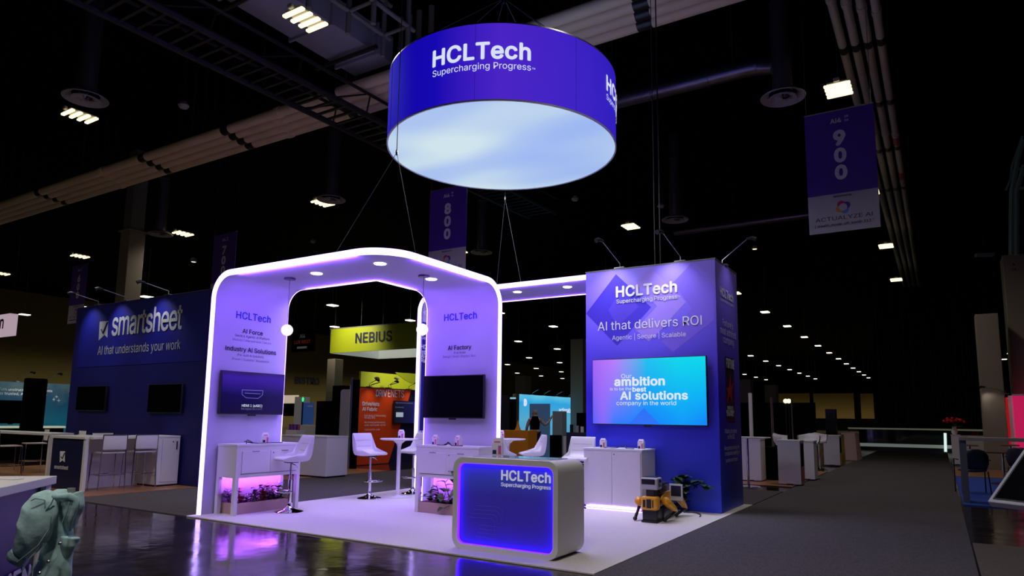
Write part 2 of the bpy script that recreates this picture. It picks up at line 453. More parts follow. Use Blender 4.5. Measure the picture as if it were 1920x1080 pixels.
def strip_lamp(parent, a, b, d, e, wdt=.03, col=(.24, .085, 1)):
    """the light a glowing edge strip throws inwards: a thin line lamp from a to b shining along d"""
    a, b, d = Vector(a), Vector(b), Vector(d).normalized(); L = (b-a).length; c = (a+b)/2
    l = lamp('strip_lamp', 'AREA', parent, c, col, e, L, sizey=wdt)
    z = -d; x = (b-a).normalized(); y = z.cross(x).normalized(); x = y.cross(z)
    l.rotation_euler = Matrix((x, y, z)).transposed().to_euler(); return l
zr = AT-TH-.012
strip_lamp(arch, (AX+TH+.06, AY1-.005, .15), (AX+TH+.06, AY1-.005, 3.1), (-.2, -1, 0), 1.6)
strip_lamp(arch, (AX+TH+.06, AY0+.005, .15), (AX+TH+.06, AY0+.005, 3.1), (-.1, 1, 0), .7)
strip_lamp(arch, (IX+.005, WY-TH-.03, .15), (IX+.005, WY-TH-.03, 3.1), (1, .2, 0), 1.8)
strip_lamp(arch, (OX-.005, WY-TH-.03, .15), (OX-.005, WY-TH-.03, 3.1), (-1, .1, 0), .8)
strip_lamp(arch, (AX+.5, AY1-.005, zr), (IX, AY1-.005, zr), (0, -1, .5), 16)
strip_lamp(arch, (IX+.005, AY1, zr), (IX+.005, WY-.4, zr), (1, 0, .5), 11)
strip_lamp(arch, (AX+.5, AY0+.01, zr-.03), (OX-.5, AY0+.01, zr-.03), (0, 1, .5), 8)
strip_lamp(arch, (AX+.5, AY0+.01, zr), (OX-.5, AY0+.01, zr), (0, .75, -1), 26)
strip_lamp(arch, (OX-.01, AY0+.5, zr), (OX-.01, WY-.4, zr), (-.75, 0, -1), 20)
strip_lamp(arch, (AX+.5, AY1, zr), (IX, AY1, zr), (0, .6, -1), 22)

# ================================================================== SECOND ARCH BETWEEN REAR LEG AND TOWER
BX, BY0, BY1, BT = -8.76, 10.50, 11.78, 3.85
TX0, TX1, TY0, TY1, TT = -5.04, -2.82, 10.47, 11.80, 3.89
arch2 = thing('lit_archway', 'straight glowing canopy running behind the archway to the blue tower', 'archway', (-6.9, 11.1, CT))
mb = MB(); sweep_y(mb, leg_profile(BX, BT, TH), BY0, BY1); mb.build('side_panel', M['wallwhite'], arch2, smooth=True, world=True)
MB().box(BX+.75, TX0, BY0, BY1, BT-TH, BT).build('roof', M['wallwhite'], arch2, world=True)
for (y0, y1, lp) in ((BY0-PR, BY0, LIP), (BY1, BY1+PI_, LI)):
    s = MB(); sweep_y(s, leg_profile(BX-.004, BT+.004, TH+lp), y0, y1); s.box(BX+.75, TX0, y0, y1, BT-TH-lp, BT+.004)
    s.build('light_strip', M['strip'], arch2, smooth=True, world=True)
for x, y in ((-6.71, 10.95), (-5.64, 10.95), (-7.8, 10.95)): downlight(arch2, x, y, BT-TH, 4)
strip_lamp(arch2, (BX+.6, BY0, BT-TH-.015), (TX0-.1, BY0, BT-TH-.015), (0, -.6, -1), 42)
strip_lamp(arch2, (BX+.6, BY0+.005, BT-TH-.03), (TX0-.1, BY0+.005, BT-TH-.03), (0, 1, .3), 10)
strip_lamp(arch2, (BX+.6, BY1-.01, BT-TH-.012), (TX0-.1, BY1-.01, BT-TH-.012), (0, -1, .3), 16)
pn = MB().box(BX+TH+.002, BX+TH+.02, BY0+.05, BY1-.06, .05, 3.27).build('graphic_panel', M['blueprint'], arch2, world=True); pn['label'] = 'dark blue printed panel'
L3 = XP(BX+TH+.02)
blk(arch2, 'lettering', [('HCLTech', (791, 591), (822, 594), dict(bold=.02)), ('GenAI', (790, 636), (806, 638)),
    ('HCLTech', (789, 654), (819, 657), dict(bold=.02)), ('Intelligent', (789, 664), (822, 667), dict(bold=.02)), ('AI-native', (789, 671), (818, 674), dict(bold=.02)),
    ('Run Fast', (789, 679), (816, 682), dict(bold=.02))], L3, M['textwhite'])
dt = MB()
for i in range(3):
    for j in range(4):
        p = xp(784+i*4, 809+j*6.4, BX+TH+.02); dt.box(p.x-.002, p.x+.004, p.y-.02, p.y+.02, p.z-.016, p.z+.016)
dt.build('printed_dots', M['textwhite'], arch2, world=True)

# ================================================================== TOWER
tower = thing('branded_tower', 'tall violet and blue printed tower with the large lit screen', 'exhibit wall', ((TX0+TX1)/2, (TY0+TY1)/2, CT))
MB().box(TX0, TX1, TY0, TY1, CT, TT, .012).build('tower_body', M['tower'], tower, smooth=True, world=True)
MB().box(TX0-.004, TX1+.004, TY0-.004, TY1+.004, TT-.012, TT+.006).build('top_trim', M['greypaint'], tower, world=True)
def diamond(pts, m, off, name='printed_diamond', hole=None):
    P = [yp(x, y, TY0) for x, y in pts]; b = MB()
    b.poly([(p.x, TY0-off, min(p.z, TT-.02)) for p in P])
    if hole:
        pass
    return b.build(name, m, tower, world=True, recalc=False)
diamond([(1155, 514), (1221, 576), (1157, 648), (1099, 588)], M['diamonddark'], .002)
diamond([(1165, 540), (1198, 575), (1158, 612), (1141, 582)], M['tower'] and mat('mid violet print', (.1, .055, .75, 1), .55), .003)
diamond([(1220, 502), (1286, 566), (1240, 618), (1216, 640), (1192, 618), (1232, 574), (1190, 530)], M['diamondlight'], .0015)
diamond([(1296, 494), (1339, 540), (1339, 600), (1262, 660), (1240, 640), (1298, 580), (1262, 530)], mat('soft violet print', (.2, .12, .82, 1), .55), .0015)
L4 = YP(TY0-.004)
blk(tower, 'lettering', [
    ('HCLTech', (1155, 556.5), (1270, 547.5), dict(bold=.028)),
    ('Supercharging Progress', (1156, 569), (1270, 560), dict(bold=.004)),
    ('AI that delivers ROI', (1121, 620), (1316, 609), dict(bold=-.004)),
    ('Agentic | Secure | Scalable', (1148, 638), (1286, 630), dict(bold=-.002))], L4, M['textwhite'])
text(tower, 'lettering', 'TM', L4(1270.5, 557), L4(1275.5, 556.5), M['textwhite'])
L5 = XP(TX1+.004)
blk(tower, 'lettering', [
    ('HCLTech', (1349.5, 557), (1374, 563), dict(bold=.028)),
    ('Supercharging Progress', (1350.5, 565), (1375, 574), {}),
    ("Fortune's", (1355, 612), (1374, 616)),
    ('most admired', (1350, 626), (1379.5, 634)),
    ('company', (1356, 643), (1376, 648))], L5, M['textwhite'])
p0, p1 = xp(1359, 668, TX1), xp(1378, 790, TX1)
pan = MB().box(TX1+.001, TX1+.005, p0.y, p1.y, p1.z, p0.z).build('award_panel', mat('navy award print', (.004, .006, .07, 1), .5), tower, world=True)
blk(tower, 'lettering', [('FORTUNE', (1361, 690), (1376, 691), dict(hs=1.9, bold=.03)), ("WORLD'S", (1363, 768), (1374, 768), dict(bold=.03)), ('MOST ADMIRED', (1361.5, 774), (1375.5, 774), dict(bold=.03)), ('COMPANIES', (1362, 780), (1375, 780), dict(bold=.03)),
    ('Making its name', (1359, 812), (1381, 812)), ('in the US', (1364, 823), (1377, 823)),
    ('Recognized among the', (1358, 842), (1386, 843)), ('companies leading in', (1359, 852), (1386, 853)), ('people and impact', (1361, 865), (1383, 865))], XP(TX1+.008), M['textwhite'])
star = MB(); pts = [(1362, 728), (1367, 726), (1369, 698), (1371, 726), (1376, 716), (1372, 735), (1373, 757), (1368, 740), (1363, 758), (1365, 736)]
star.poly([tuple(xp(x, y, TX1+.008)) for x, y in pts]); star.build('award_star', mat('red star print', (.6, .02, .02, 1), .5), tower, world=True, recalc=False)

# arm lights on the tower's top
def arm_light(label, x, y, dx, dy, L=.42, e=24, tgt=None, up=.32, z=None, col=(.85, .82, 1)):
    z = TT if z is None else z
    a = thing('arm_spotlight', label, 'spotlight', (x, y, z+.006), group=None)
    MB().box(-.09, .09, -.05, .05, 0, .02, .004).build('clamp', M['steel'], a)
    MB().tube([(0, 0, .02), (0, 0, .09), (dx*L*.5, dy*L*.5, .09+up*.5), (dx*L, dy*L, .09+up)], .009, 8).build('arm', M['steel'], a, smooth=True)
    hd = MB(); hd.tube([(dx*L*.96, dy*L*.96, .09+up), (dx*(L+.08), dy*(L+.08), .09+up+.01), (dx*(L+.14), dy*(L+.14), .07+up)], [.022, .035, .04], 12); hd.build('lamp_head', M['black'], a, smooth=True)
    src = Vector((x+dx*(L+.12), y+dy*(L+.12), z+.05+up))
    if e:
        l = lamp('arm_lamp', 'SPOT', a, src, col, e, .04, spot=1.5)
        aim(l, tgt or (x, y, z-1.5), src)
    return a
arm_light('left arm spotlight clamped on top of the violet tower front', -4.42, TY0+.04, -.35, -.94, e=100)
arm_light('right arm spotlight clamped on top of the violet tower front', -3.38, TY0+.04, -.35, -.94, e=100)
arm_light('arm spotlight on the side edge of the violet tower top', TX1-.05, 11.1, .95, .1, e=16, tgt=(TX1, 11.1, 2.8))

# ================================================================== SCREENS
def tv(label, plane, c0, c1, z0, z1, pos, m, th=.055):
    """plane 'y': spans x c0..c1 facing -y at y=pos; plane 'x': spans y facing +x"""
    if plane == 'y':
        t = thing('television', label, 'television', ((c0+c1)/2, pos, z0))
        MB().box(c0, c1, pos, pos+th, z0, z1, .006).build('housing', M['black'], t, smooth=True, world=True)
        s = MB().box(c0+.012, c1-.012, pos-.004, pos+.002, z0+.016, z1-.012).build('screen', m, t, world=True)
        MB().box((c0+c1)/2-.06, (c0+c1)/2+.06, pos+.002, pos+.03, z0-.022, z0+.004, .003).build('sensor_bar', M['black'], t, world=True)
        MB().box((c0+c1)/2-.2, (c0+c1)/2+.2, pos+th-.01, pos+th+.03, (z0+z1)/2-.1, (z0+z1)/2+.1).build('wall_mount', M['black'], t, world=True)
    else:
        t = thing('television', label, 'television', (pos, (c0+c1)/2, z0))
        MB().box(pos-th, pos, c0, c1, z0, z1, .006).build('housing', M['black'], t, smooth=True, world=True)
        s = MB().box(pos-.002, pos+.004, c0+.012, c1-.012, z0+.016, z1-.012).build('screen', m, t, world=True)
        MB().box(pos-.03, pos-.002, (c0+c1)/2-.06, (c0+c1)/2+.06, z0-.022, z0+.004, .003).build('sensor_bar', M['black'], t, world=True)
        MB().box(pos-th-.03, pos-th+.01, (c0+c1)/2-.2, (c0+c1)/2+.2, (z0+z1)/2-.1, (z0+z1)/2+.1).build('wall_mount', M['black'], t, world=True)
    return t
def screen3():
    m = mat('bright gradient display', (.01, .01, .01, 1), .25); nt = m.node_tree; b = nt.nodes['Principled BSDF']
    tc = nt.nodes.new('ShaderNodeTexCoord'); sx = nt.nodes.new('ShaderNodeSeparateXYZ'); nt.links.new(tc.outputs['Generated'], sx.inputs[0])
    def ramp(st, src):
        r = nt.nodes.new('ShaderNodeValToRGB'); e = r.color_ramp
        e.elements[0].position, e.elements[0].color = st[0]; e.elements[1].position, e.elements[1].color = st[-1]
        for p, c in st[1:-1]: k = e.elements.new(p); k.color = c
        nt.links.new(src, r.inputs[0]); return r
    top = ramp([(0, rgb(165, 95, 240)), (.2, rgb(180, 120, 245)), (.42, rgb(90, 170, 235)), (.5, rgb(20, 190, 235)), (.75, rgb(0, 210, 235)), (1, rgb(0, 215, 235))], sx.outputs[0])
    bot = ramp([(0, rgb(75, 95, 245)), (.09, rgb(130, 100, 245)), (.2, rgb(40, 120, 250)), (.5, rgb(10, 125, 252)), (.8, rgb(5, 150, 250)), (1, rgb(0, 130, 250))], sx.outputs[0])
    mx = nt.nodes.new('ShaderNodeMix'); mx.data_type = 'RGBA'
    nt.links.new(sx.outputs[2], mx.inputs[0]); nt.links.new(bot.outputs[0], mx.inputs[6]); nt.links.new(top.outputs[0], mx.inputs[7])
    nt.links.new(mx.outputs[2], b.inputs['Emission Color']); b.inputs['Emission Strength'].default_value = 1.0
    return m
tv3 = tv('large bright purple to cyan display on the blue tower', 'y', -4.88, -2.97, 1.295, 2.37, 10.38, screen3())
L6 = YP(10.374)
blk(tv3, 'lettering', [
    ('Our', (1165, 710), (1184, 708), dict(hs=.86, bold=-.005)),
    ('ambition', (1152, 724), (1247, 721), dict(hs=.86, bold=.03)),
    ('is to be the', (1144, 732.5), (1184, 731), dict(hs=.86)),
    ('best', (1186, 734.5), (1212, 733.5), dict(hs=.86, bold=.03)),
    ('AI solutions', (1163, 750), (1290, 747.5), dict(hs=.86, bold=.025)),
    ('company in the world', (1156, 760.5), (1268, 758.5), dict(hs=.92))], L6, M['scrtext'])
tri = MB(); tri.poly([tuple(yp(x, y, 10.372)) for x, y in ((1207, 765), (1237, 795), (1180, 795))])
tri.build('display_triangle', glow('screen blue shape', rgb(0, 105, 240), 1), tv3, world=True, recalc=False)
scr1 = ramp_em('idle blue display', 2, [(0, (0, 0, .02, 1)), (.45, (0, 0, .05, 1)), (.85, (.03, .008, .3, 1)), (1, (.015, .006, .09, 1))], 1, rough=.3, nscale=2, namp=.2, base=(.004, .003, .01, 1))  # violet band near the top paints in a reflection smear
tv1 = tv('screen with a no signal message on the left archway panel', 'x', 6.05, 7.15, 1.39, 2.01, -8.6, scr1)
L7 = XP(-8.594)
blk(tv1, 'lettering', [('HDMI 1 (eARC)', (453, 762), (491, 764), dict(m=M['scrtext'])), ('No signal (Is it on?)', (452, 767.5), (491, 769.5), dict(m=M['scrdim']))], L7, M['scrtext'])
ic = MB()
ip = [xp(x, y, -8.593) for x, y in ((454, 731), (493, 732.5), (492, 741), (484, 747), (462, 746), (454, 740))]
for i in range(6): ic.tube([ip[i], ip[(i+1) % 6]], .004, 5)
ic.tube([xp(459, 737, -8.593), xp(488, 738.5, -8.593)], .004, 5)
ic.build('display_icon', glow('screen violet icon', (.12, .1, .45, 1), 1), tv1, world=True)
tv2 = tv('switched-off black television on the rear archway panel', 'y', -6.76, -5.63, 1.37, 2.015, 8.27, M['screen'])

# ================================================================== RECEPTION COUNTER
FX0, FX1, FY0, FY1, FH = -4.47, -3.2, 6.02, 6.60, .965
ctr = thing('reception_counter', 'white rounded reception counter with a glowing blue front, at the carpet corner', 'counter', ((FX0+FX1)/2, (FY0+FY1)/2, CT))
def rrect(x0, x1, z0, z1, r, n=8):
    return arc(x1-r, z0+r, r, -PI/2, 0, n)+arc(x1-r, z1-r, r, 0, PI/2, n)+arc(x0+r, z1-r, r, PI/2, PI, n)+arc(x0+r, z0+r, r, PI, 1.5*PI, n)
def ring_y(mb, o, i, y0, y1):
    """frame between outlines o and i (x,z), from y0 to y1"""
    b = mb.bm; n = len(o)
    A = [b.verts.new((p[0], y0, p[1])) for p in o]; B = [b.verts.new((p[0], y0, p[1])) for p in i]
    C = [b.verts.new((p[0], y1, p[1])) for p in o]; D = [b.verts.new((p[0], y1, p[1])) for p in i]
    for k in range(n):
        j = (k+1) % n
        for q in ((A[k], A[j], B[j], B[k]), (C[j], C[k], D[k], D[j]), (A[j], A[k], C[k], C[j]), (B[k], B[j], D[j], D[k])): b.faces.new(q)
oo = rrect(FX0, FX1, CT, FH, .12); ii = rrect(FX0+.065, FX1-.055, CT+.055, FH-.06, .075)
f = MB(); ring_y(f, oo, ii, FY0, FY1); f.build('counter_frame', M['white'], ctr, smooth=True, world=True)
pm = ramp_em('blue self-glowing graphic', 2, [(0, (.004, .001, .3, 1)), (.3, (.001, .001, .13, 1)), (.6, (.001, .004, .11, 1)), (.8, (.003, .02, .17, 1)), (1, (.02, .015, .4, 1))], .9, rough=.3, base=(.1, .06, .45, 1))  # graphic emits by itself, glow put into the material
pr = MB(); pr.prism(rrect(FX0+.05, FX1-.05, CT+.05, FH-.05, .075), FY0+.04, FY0+.07, Matrix(((1, 0, 0, 0), (0, 0, 1, 0), (0, 1, 0, 0), (0, 0, 0, 1))))
pr.build('graphic_panel', pm, ctr, world=True)
st = MB(); ring_y(st, rrect(FX0+.066, FX1-.056, CT+.056, FH-.061, .075), rrect(FX0+.070, FX1-.060, CT+.060, FH-.065, .071), FY0+.004, FY0+.036)
st.build('light_strip', glow('violet counter strip', (.05, .003, 1, 1), 8), ctr, world=True)
bk = MB().box(FX0+.06, FX1-.06, FY1-.04, FY1-.02, CT+.06, FH-.06).build('rear_door', M['white'], ctr, world=True)
gl = MB().box(FX0+.16, FX1-.14, FY0+.12, FY1-.1, FH, FH+.008, .003).build('glass_top', mat('pale glass inlay', (.5, .55, .7, 1), .05), ctr, world=True)
L8 = YP(FY0+.037)
blk(ctr, 'lettering', [('HCLTech', (940, 899.5), (1033, 905.5), dict(bold=.022)), ('Supercharging Progress', (940, 912), (1033, 917.5), dict(bold=.002))], L8, glow('self-glowing pale lettering', (.5, .5, .62, 1), .8))  # lettering given its own glow to read bright in the recess
ln = MB()
for k in range(4):
    q = [(890+(-k)*5+4, 948+k*7.2), (922+(3-k)*4.5, 951+k*7.2), (928+(3-k)*4.5, 957+k*7.2), (927+(3-k)*4.5, 1003+k*7-14), (893+(3-k)*2, 998+k*7-14)]
    ln.tube([yp(x, y, FY0+.038) for x, y in q], .0016, 4)
ln.build('printed_lines', mat('pale violet line print', (.2, .2, .6, 1), .5), ctr, world=True)

# ================================================================== CABINETS
def leg_cabinet(label, W=1.12, D=.42, Ht=.96, zb=.5):
    """W along local x, front at -y"""
    t = thing('console_cabinet', label, 'cabinet', (0, 0, 0))
    MB().box(-W/2, W/2, -D/2, D/2, zb, Ht-.002, .004).box(-W/2-.006, W/2+.006, -D/2-.006, D/2, Ht-.03, Ht, .003).build('body', M['white'], t)
    for s in (-1, 1):
        for q in (-1, 1):
            cx, cy = s*(W/2-.03), q*(D/2-.03)
            MB().box(cx-.03, cx+.03, cy-.03, cy+.03, 0, zb+.01, .003).build('leg', M['white'], t)
        x0, x1 = sorted((s*.006, s*(W/2-.09)))
        d = MB().box(x0, x1, -D/2-.008, -D/2+.004, zb+.06, Ht-.1, .002).build('door', M['white'], t)
        MB().box(s*(W/4-.03)-.06, s*(W/4-.03)+.06, -D/2-.012, -D/2-.006, Ht-.108, Ht-.098).build('finger_notch', M['greypaint'], d)
    MB().box(-W/2+.08, W/2-.08, -D/2-.006, -D/2-.001, zb+.048, zb+.056).build('shadow_gap', M['greypaint'], t)
    MB().lathe([(0, 0), (.008, 0), (.008, .006), (0, .006)], 10, mtx=Matrix.Translation((.05, -D/2-.008, Ht-.13)) @ Matrix.Rotation(PI/2, 4, 'X')).build('lock', M['black'], t)
    MB().box(-W/2+.05, W/2-.05, D/2-.05, D/2-.02, zb-.018, zb).build('light_strip', M['stripcool'], t)
    # back panel behind the open legs, washed by the strip
    MB().box(-W/2+.06, W/2-.06, D/2-.012, D/2-.004, .02, zb).build('back_panel', M['white'], t)
    lamp('strip_lamp', 'AREA', t, (0, D/2-.1, zb-.025), (.4, .09, 1), 5, W-.15, rot=(0, 0, 0), world=False, sizey=.04)
    return t
c1 = leg_cabinet('white console cabinet on legs below the left archway screen'); c1.location = (-8.44, 6.66, CT); c1.rotation_euler = (0, 0, PI/2)
c2 = dup(c1, (-6.0, 8.12, CT), 0, 'white console cabinet on legs below the black rear television')
for ch in c1.children:
    if ch.type == 'LIGHT':
        pass
def tall_cabinet(label, x0, x1, y0, y1, z0, z1, parts=True, strip=True, cat='cabinet', lock=True):
    t = thing('storage_cabinet', label, cat, ((x0+x1)/2, (y0+y1)/2, z0))
    MB().box(x0, x1, y0, y1, z0+(.06 if strip else .03), z1-.002, .004).box(x0-.008, x1+.008, y0-.008, y1, z1-.028, z1, .003).build('body', M['white'], t, world=True)
    if parts:
        xm = (x0+x1)/2
        for a, b in ((x0+.02, xm-.003), (xm+.003, x1-.02)):
            MB().box(a, b, y0-.014, y0-.002, z0+.08, z1-.05, .002).build('door', M['white'], t, world=True)
        MB().box(xm+.03, xm+.045, y0-.018, y0-.012, z1-.09, z1-.075).build('lock', M['black'], t, world=True)
    if strip:
        MB().box(x0+.03, x1-.03, y0+.02, y0+.05, z0+.02, z0+.045).build('light_strip', M['stripcool'], t, world=True)
        MB().box(x0+.06, x1-.06, y0+.08, y1-.02, z0, z0+.06).build('plinth', M['white'], t, world=True)
        l = lamp('strip_lamp', 'AREA', t, ((x0+x1)/2, y0-.005, z0+.045), (.62, .4, 1), 7, x1-x0-.08, sizey=.03); l.rotation_euler = (.5, 0, 0)
    else:
        MB().box(x0+.03, x1-.03, y0+.02, y1-.02, z0, z0+.03).build('plinth', M['black'], t, world=True)
    return t
tall_cabinet('white two-door cabinet with a lit base below the bright display', -4.79, -3.83, 9.87, 10.44, CT, .935)

# ================================================================== PLANTERS AND PLANTS
LEAFM = [mat('dark green leaf', (.025, .07, .02, 1), .4, noise=.3, scale=12), mat('reddish croton leaf', (.3, .05, .03, 1), .4, noise=.35, scale=12),
         mat('violet leaf', (.2, .1, .22, 1), .4, noise=.3, scale=12), mat('mid green leaf', (.07, .15, .03, 1), .4, noise=.3, scale=12)]
def leaf(mb, base, d, L, W, droop, up=Vector((0, 0, 1))):
    d = d.normalized(); side = d.cross(up)
    if side.length < .05: side = Vector((1, 0, 0))
    side.normalize(); nrm = side.cross(d).normalized(); rows = []
    for i in range(6):
        t = i/5; w_ = W*math.sin(PI*min(.98, t*.92+.06))**.8 if i < 5 else .002
        c = base+d*(L*t)+nrm*(-droop*L*t*t)+Vector((0, 0, -.12*L*t*t))
        rows.append([mb.bm.verts.new(c-side*w_+nrm*.25*w_), mb.bm.verts.new(c), mb.bm.verts.new(c+side*w_+nrm*.25*w_)])
    for i in range(5):
        for k in range(2): mb.bm.faces.new((rows[i][k], rows[i][k+1], rows[i+1][k+1], rows[i+1][k]))
def plant(name, label, cat, loc, h, nleaf, kind, group, seed, spread=.9, wide=.3):
    rnd = random.Random(seed); t = thing(name, label, cat, loc, group=group)
    st = MB(); lf = MB()
    for i in range(max(2, nleaf//5)):
        a = rnd.uniform(0, 2*PI); r = rnd.uniform(0, .05)
        b = Vector((r*math.cos(a), r*math.sin(a), -.01)); hh = h*rnd.uniform(.45, .85)
        tip = b+Vector((math.cos(a)*hh*.35*spread, math.sin(a)*hh*.35*spread, hh)); st.tube([b, (b+tip)/2+Vector((0, 0, hh*.06)), tip], [.005, .004, .003], 5)
        for k in range(7):
            f = .3+.7*k/6; c = b.lerp(tip, f); a2 = a+k*2.4+rnd.uniform(-.4, .4)
            leaf(lf, c, Vector((math.cos(a2), math.sin(a2), rnd.uniform(.1, .9))), h*rnd.uniform(.34, .55), h*wide*.5*rnd.uniform(.8, 1.2), rnd.uniform(.1, .4))
    st.build('stem', LEAFM[0], t); lf.build('foliage', LEAFM[kind], t, smooth='all', recalc=False); return t
def planter(label, x0, x1, y0, y1, h=.15):
    t = thing('planter_box', label, 'planter', ((x0+x1)/2, (y0+y1)/2, CT)); b = MB()
    for q in ((x0, x1, y0, y0+.018), (x0, x1, y1-.018, y1), (x0, x0+.018, y0+.018, y1-.018), (x1-.018, x1, y0+.018, y1-.018)): b.box(*q, CT, CT+h, .002)
    b.box(x0+.01, x1-.01, y0+.01, y1-.01, CT, CT+.02); b.build('box', M['wood'], t, world=True)
    MB().box(x0+.018, x1-.018, y0+.018, y1-.018, CT+.02, CT+h-.03).build('soil', M['soil'], t, world=True)
planter('pinkish wooden planter box under the left console cabinet', -8.62, -8.30, 6.19, 7.13)
planter('pinkish wooden planter box under the rear console cabinet', -6.51, -5.5, 7.93, 8.22)
zs = CT+.12
for i in range(9):
    y = 6.26+i*.1; k = (2, 1, 0)[i % 3]
    plant('leafy_plant', 'small mixed red, violet and green plant in the left planter box', 'plant', (-8.47+.06*math.sin(i*2.1), y, zs), .26+.05*math.cos(i*1.7), 14, k, 'plants in the left planter', 10+i)
    if i % 2: plant('leafy_plant', 'small mixed red, violet and green plant in the left planter box', 'plant', (-8.38, y+.05, zs), .2, 10, (i//2) % 4, 'plants in the left planter', 40+i)
for i in range(8):
    x = -6.42+i*.12; k = (0, 2, 0, 3)[i % 4]
    plant('leafy_plant', 'small dark leafy plant in the planter box under the rear cabinet', 'plant', (x, 8.06+.05*math.sin(i*2.3), zs), .24+.04*math.cos(i*1.3), 14, k, 'plants in the rear planter', 70+i)
def vine(label, loc, pts, seed, size=.09, kind=3, n=26):
    rnd = random.Random(seed); t = thing('vine_plant', label, 'plant', loc); st = MB(); lf = MB()
    for P in pts:
        P = [Vector(p) for p in P]; st.tube(P, .006, 6)
        for k in range(n):
            f = k/(n-1)*(len(P)-1); i = min(int(f), len(P)-2); c = P[i].lerp(P[i+1], f-i)
            a = rnd.uniform(0, 2*PI); leaf(lf, c, Vector((math.cos(a), math.sin(a), rnd.uniform(-.3, .7))), size*rnd.uniform(.8, 1.3), size*.42, .3)
    st.build('stem', LEAFM[0], t, smooth='all'); lf.build('foliage', LEAFM[kind], t, smooth='all', recalc=False); return t
vine('tall green vine plant rising behind the reception counter', (yp(846, 940, 7.98).x, 7.98, zs), [[(0, 0, -.02), (-.05, -.02, .2), (-.12, 0, .32), (.04, -.02, .45), (.1, 0, .5)], [(0.02, 0, -.02), (.12, -.02, .2), (.16, 0, .38)], [(-.1, 0, -.02), (-.2, -.03, .16), (-.27, 0, .26)]], 3, .12, n=13)
vine('dark green leafy plant lying behind the yellow robot', (-3.42, 10.32, CT+.02), [[(0, 0, 0), (-.02, 0, .3), (-.05, -.02, .5)], [(.02, 0, 0), (.12, 0, .36), (.3, 0, .44), (.42, 0, .36)], [(-.05, 0, 0), (.06, -.02, .3), (.1, 0, .52)]], 5, .13, kind=0, n=30)

# ================================================================== STOOLS, TABLES
def bar_stool(label):
    t = thing('bar_stool', label, 'stool')
    MB().lathe([(0, .0), (.2, 0), (.205, .006), (.19, .016), (.1, .035), (.045, .065), (.032, .09), (.03, .12), (0, .12)], 32).build('base', M['chrome'], t, smooth=True)
    MB().tube([(0, 0, .1), (0, 0, .45)], .028, 16).tube([(0, 0, .43), (0, 0, .71)], .018, 12).build('column', M['chrome'], t, smooth=True)
    fr = MB(); ring = [(0.0+.13*math.sin(a), -.02+.15*-math.cos(a)*1.0, .29) for a in [PI*2*i/20 for i in range(20)]]
    fr.tube([(-.02, 0, .29), (-.14, -.03, .29), (-.15, -.14, .29), (-.06, -.2, .29), (.06, -.2, .29), (.15, -.14, .29), (.14, -.03, .29), (.02, 0, .29)], .011, 8)
    fr.build('footrest', M['chrome'], t, smooth=True)
    MB().tube([(.02, 0, .68), (.12, .02, .66), (.19, .03, .62)], .006, 6).build('height_lever', M['chrome'], t, smooth=True)
    # seat shell: profile in (y, z) swept across x; the user faces -y
    prof = [(-.20, .735), (-.195, .76), (-.1, .77), (.08, .762), (.15, .775), (.18, .83), (.195, .95), (.215, 1.07), (.235, 1.085), (.252, 1.07), (.24, .93), (.225, .8), (.195, .735), (.15, .712), (0, .705), (-.17, .712)]
    b = bmesh.new(); n = len(prof); xs = [-.212, -.206, -.19, -.1, .1, .19, .206, .212]; rows = []
    for x in xs:
        k = 1 if abs(x) < .21 else 0; cy = .04; rows.append([b.verts.new((x, y if k else y*.96+.002, z if k else z*.985+.012)) for y, z in prof])
    for i in range(len(xs)-1):
        for k in range(n): b.faces.new((rows[i][k], rows[i][(k+1) % n], rows[i+1][(k+1) % n], rows[i+1][k]))
    b.faces.new(rows[0][::-1]); b.faces.new(rows[-1])
    sm = MB(); sm.merge(b)
    s = sm.build('seat', M['leather'], t, smooth='all'); md = s.modifiers.new('round', 'SUBSURF'); md.levels = 1; md.render_levels = 2
    # stitched horizontal seams on the back
    sg = MB(); 
    for z, y in ((.86, .181), (.96, .192)): sg.box(-.17, .17, y-.002, y+.001, z, z+.003)
    sg.build('seam', M['greypaint'], s)
    MB().box(-.08, .08, -.08, .08, .69, .71, .004).build('seat_plate', M['black'], t)
    return t
def deg(a): return a*PI/180
s1 = bar_stool('white bar stool beside the left planter, nearest the viewer'); s1.location = (-7.98, 6.835, CT); s1.rotation_euler = (0, 0, deg(-20))
dup(s1, (-8.22, 8.72, CT), deg(88), 'white bar stool left of the round bar table, its seat facing the table')
dup(s1, (-8.12, 9.72, CT), deg(-12), 'white bar stool behind the pole of the left round bar table')
def bar_table(label, loc):
    t = thing('bar_table', label, 'table', loc)
    MB().lathe([(0, .955), (.05, .955), (.3, .965), (.325, .975), (.33, .985), (.325, .992), (0, .995)], 40).build('tabletop', M['white'], t, smooth=True)
    MB().tube([(0, 0, .02), (0, 0, .9)], .033, 16).lathe([(.033, .85), (.045, .9), (.1, .95), (.13, .958), (0, .96)], 24).build('column', M['white'], t, smooth=True)
    MB().lathe([(0, 0), (.24, 0), (.24, .008), (.06, .02), (.035, .04), (0, .04)], 36).build('base', M['white'], t, smooth=True)
    return t
tb1 = bar_table('round white bar table between the two white stools, left of the rear cabinet', (-7.98, 9.16, CT))
tb2 = dup(tb1, (yp(952, 822, 10.75).x, 10.75, CT), 0, 'round white bar table behind the archway post, near the canopy')
g = yp(945, 850, 9.9)
dup(s1, (yp(938, 850, 9.9).x, 9.9, CT), deg(176), 'white bar stool right behind the archway post, its back towards the viewer')
dup(s1, (yp(996, 850, 10.6).x, 10.6, CT), deg(-50), 'white bar stool seen above the reception counter, facing left')
dup(s1, (yp(1084, 860, 9.95).x, 9.95, CT), deg(5), 'white bar stool partly hidden by the lit-base cabinet')

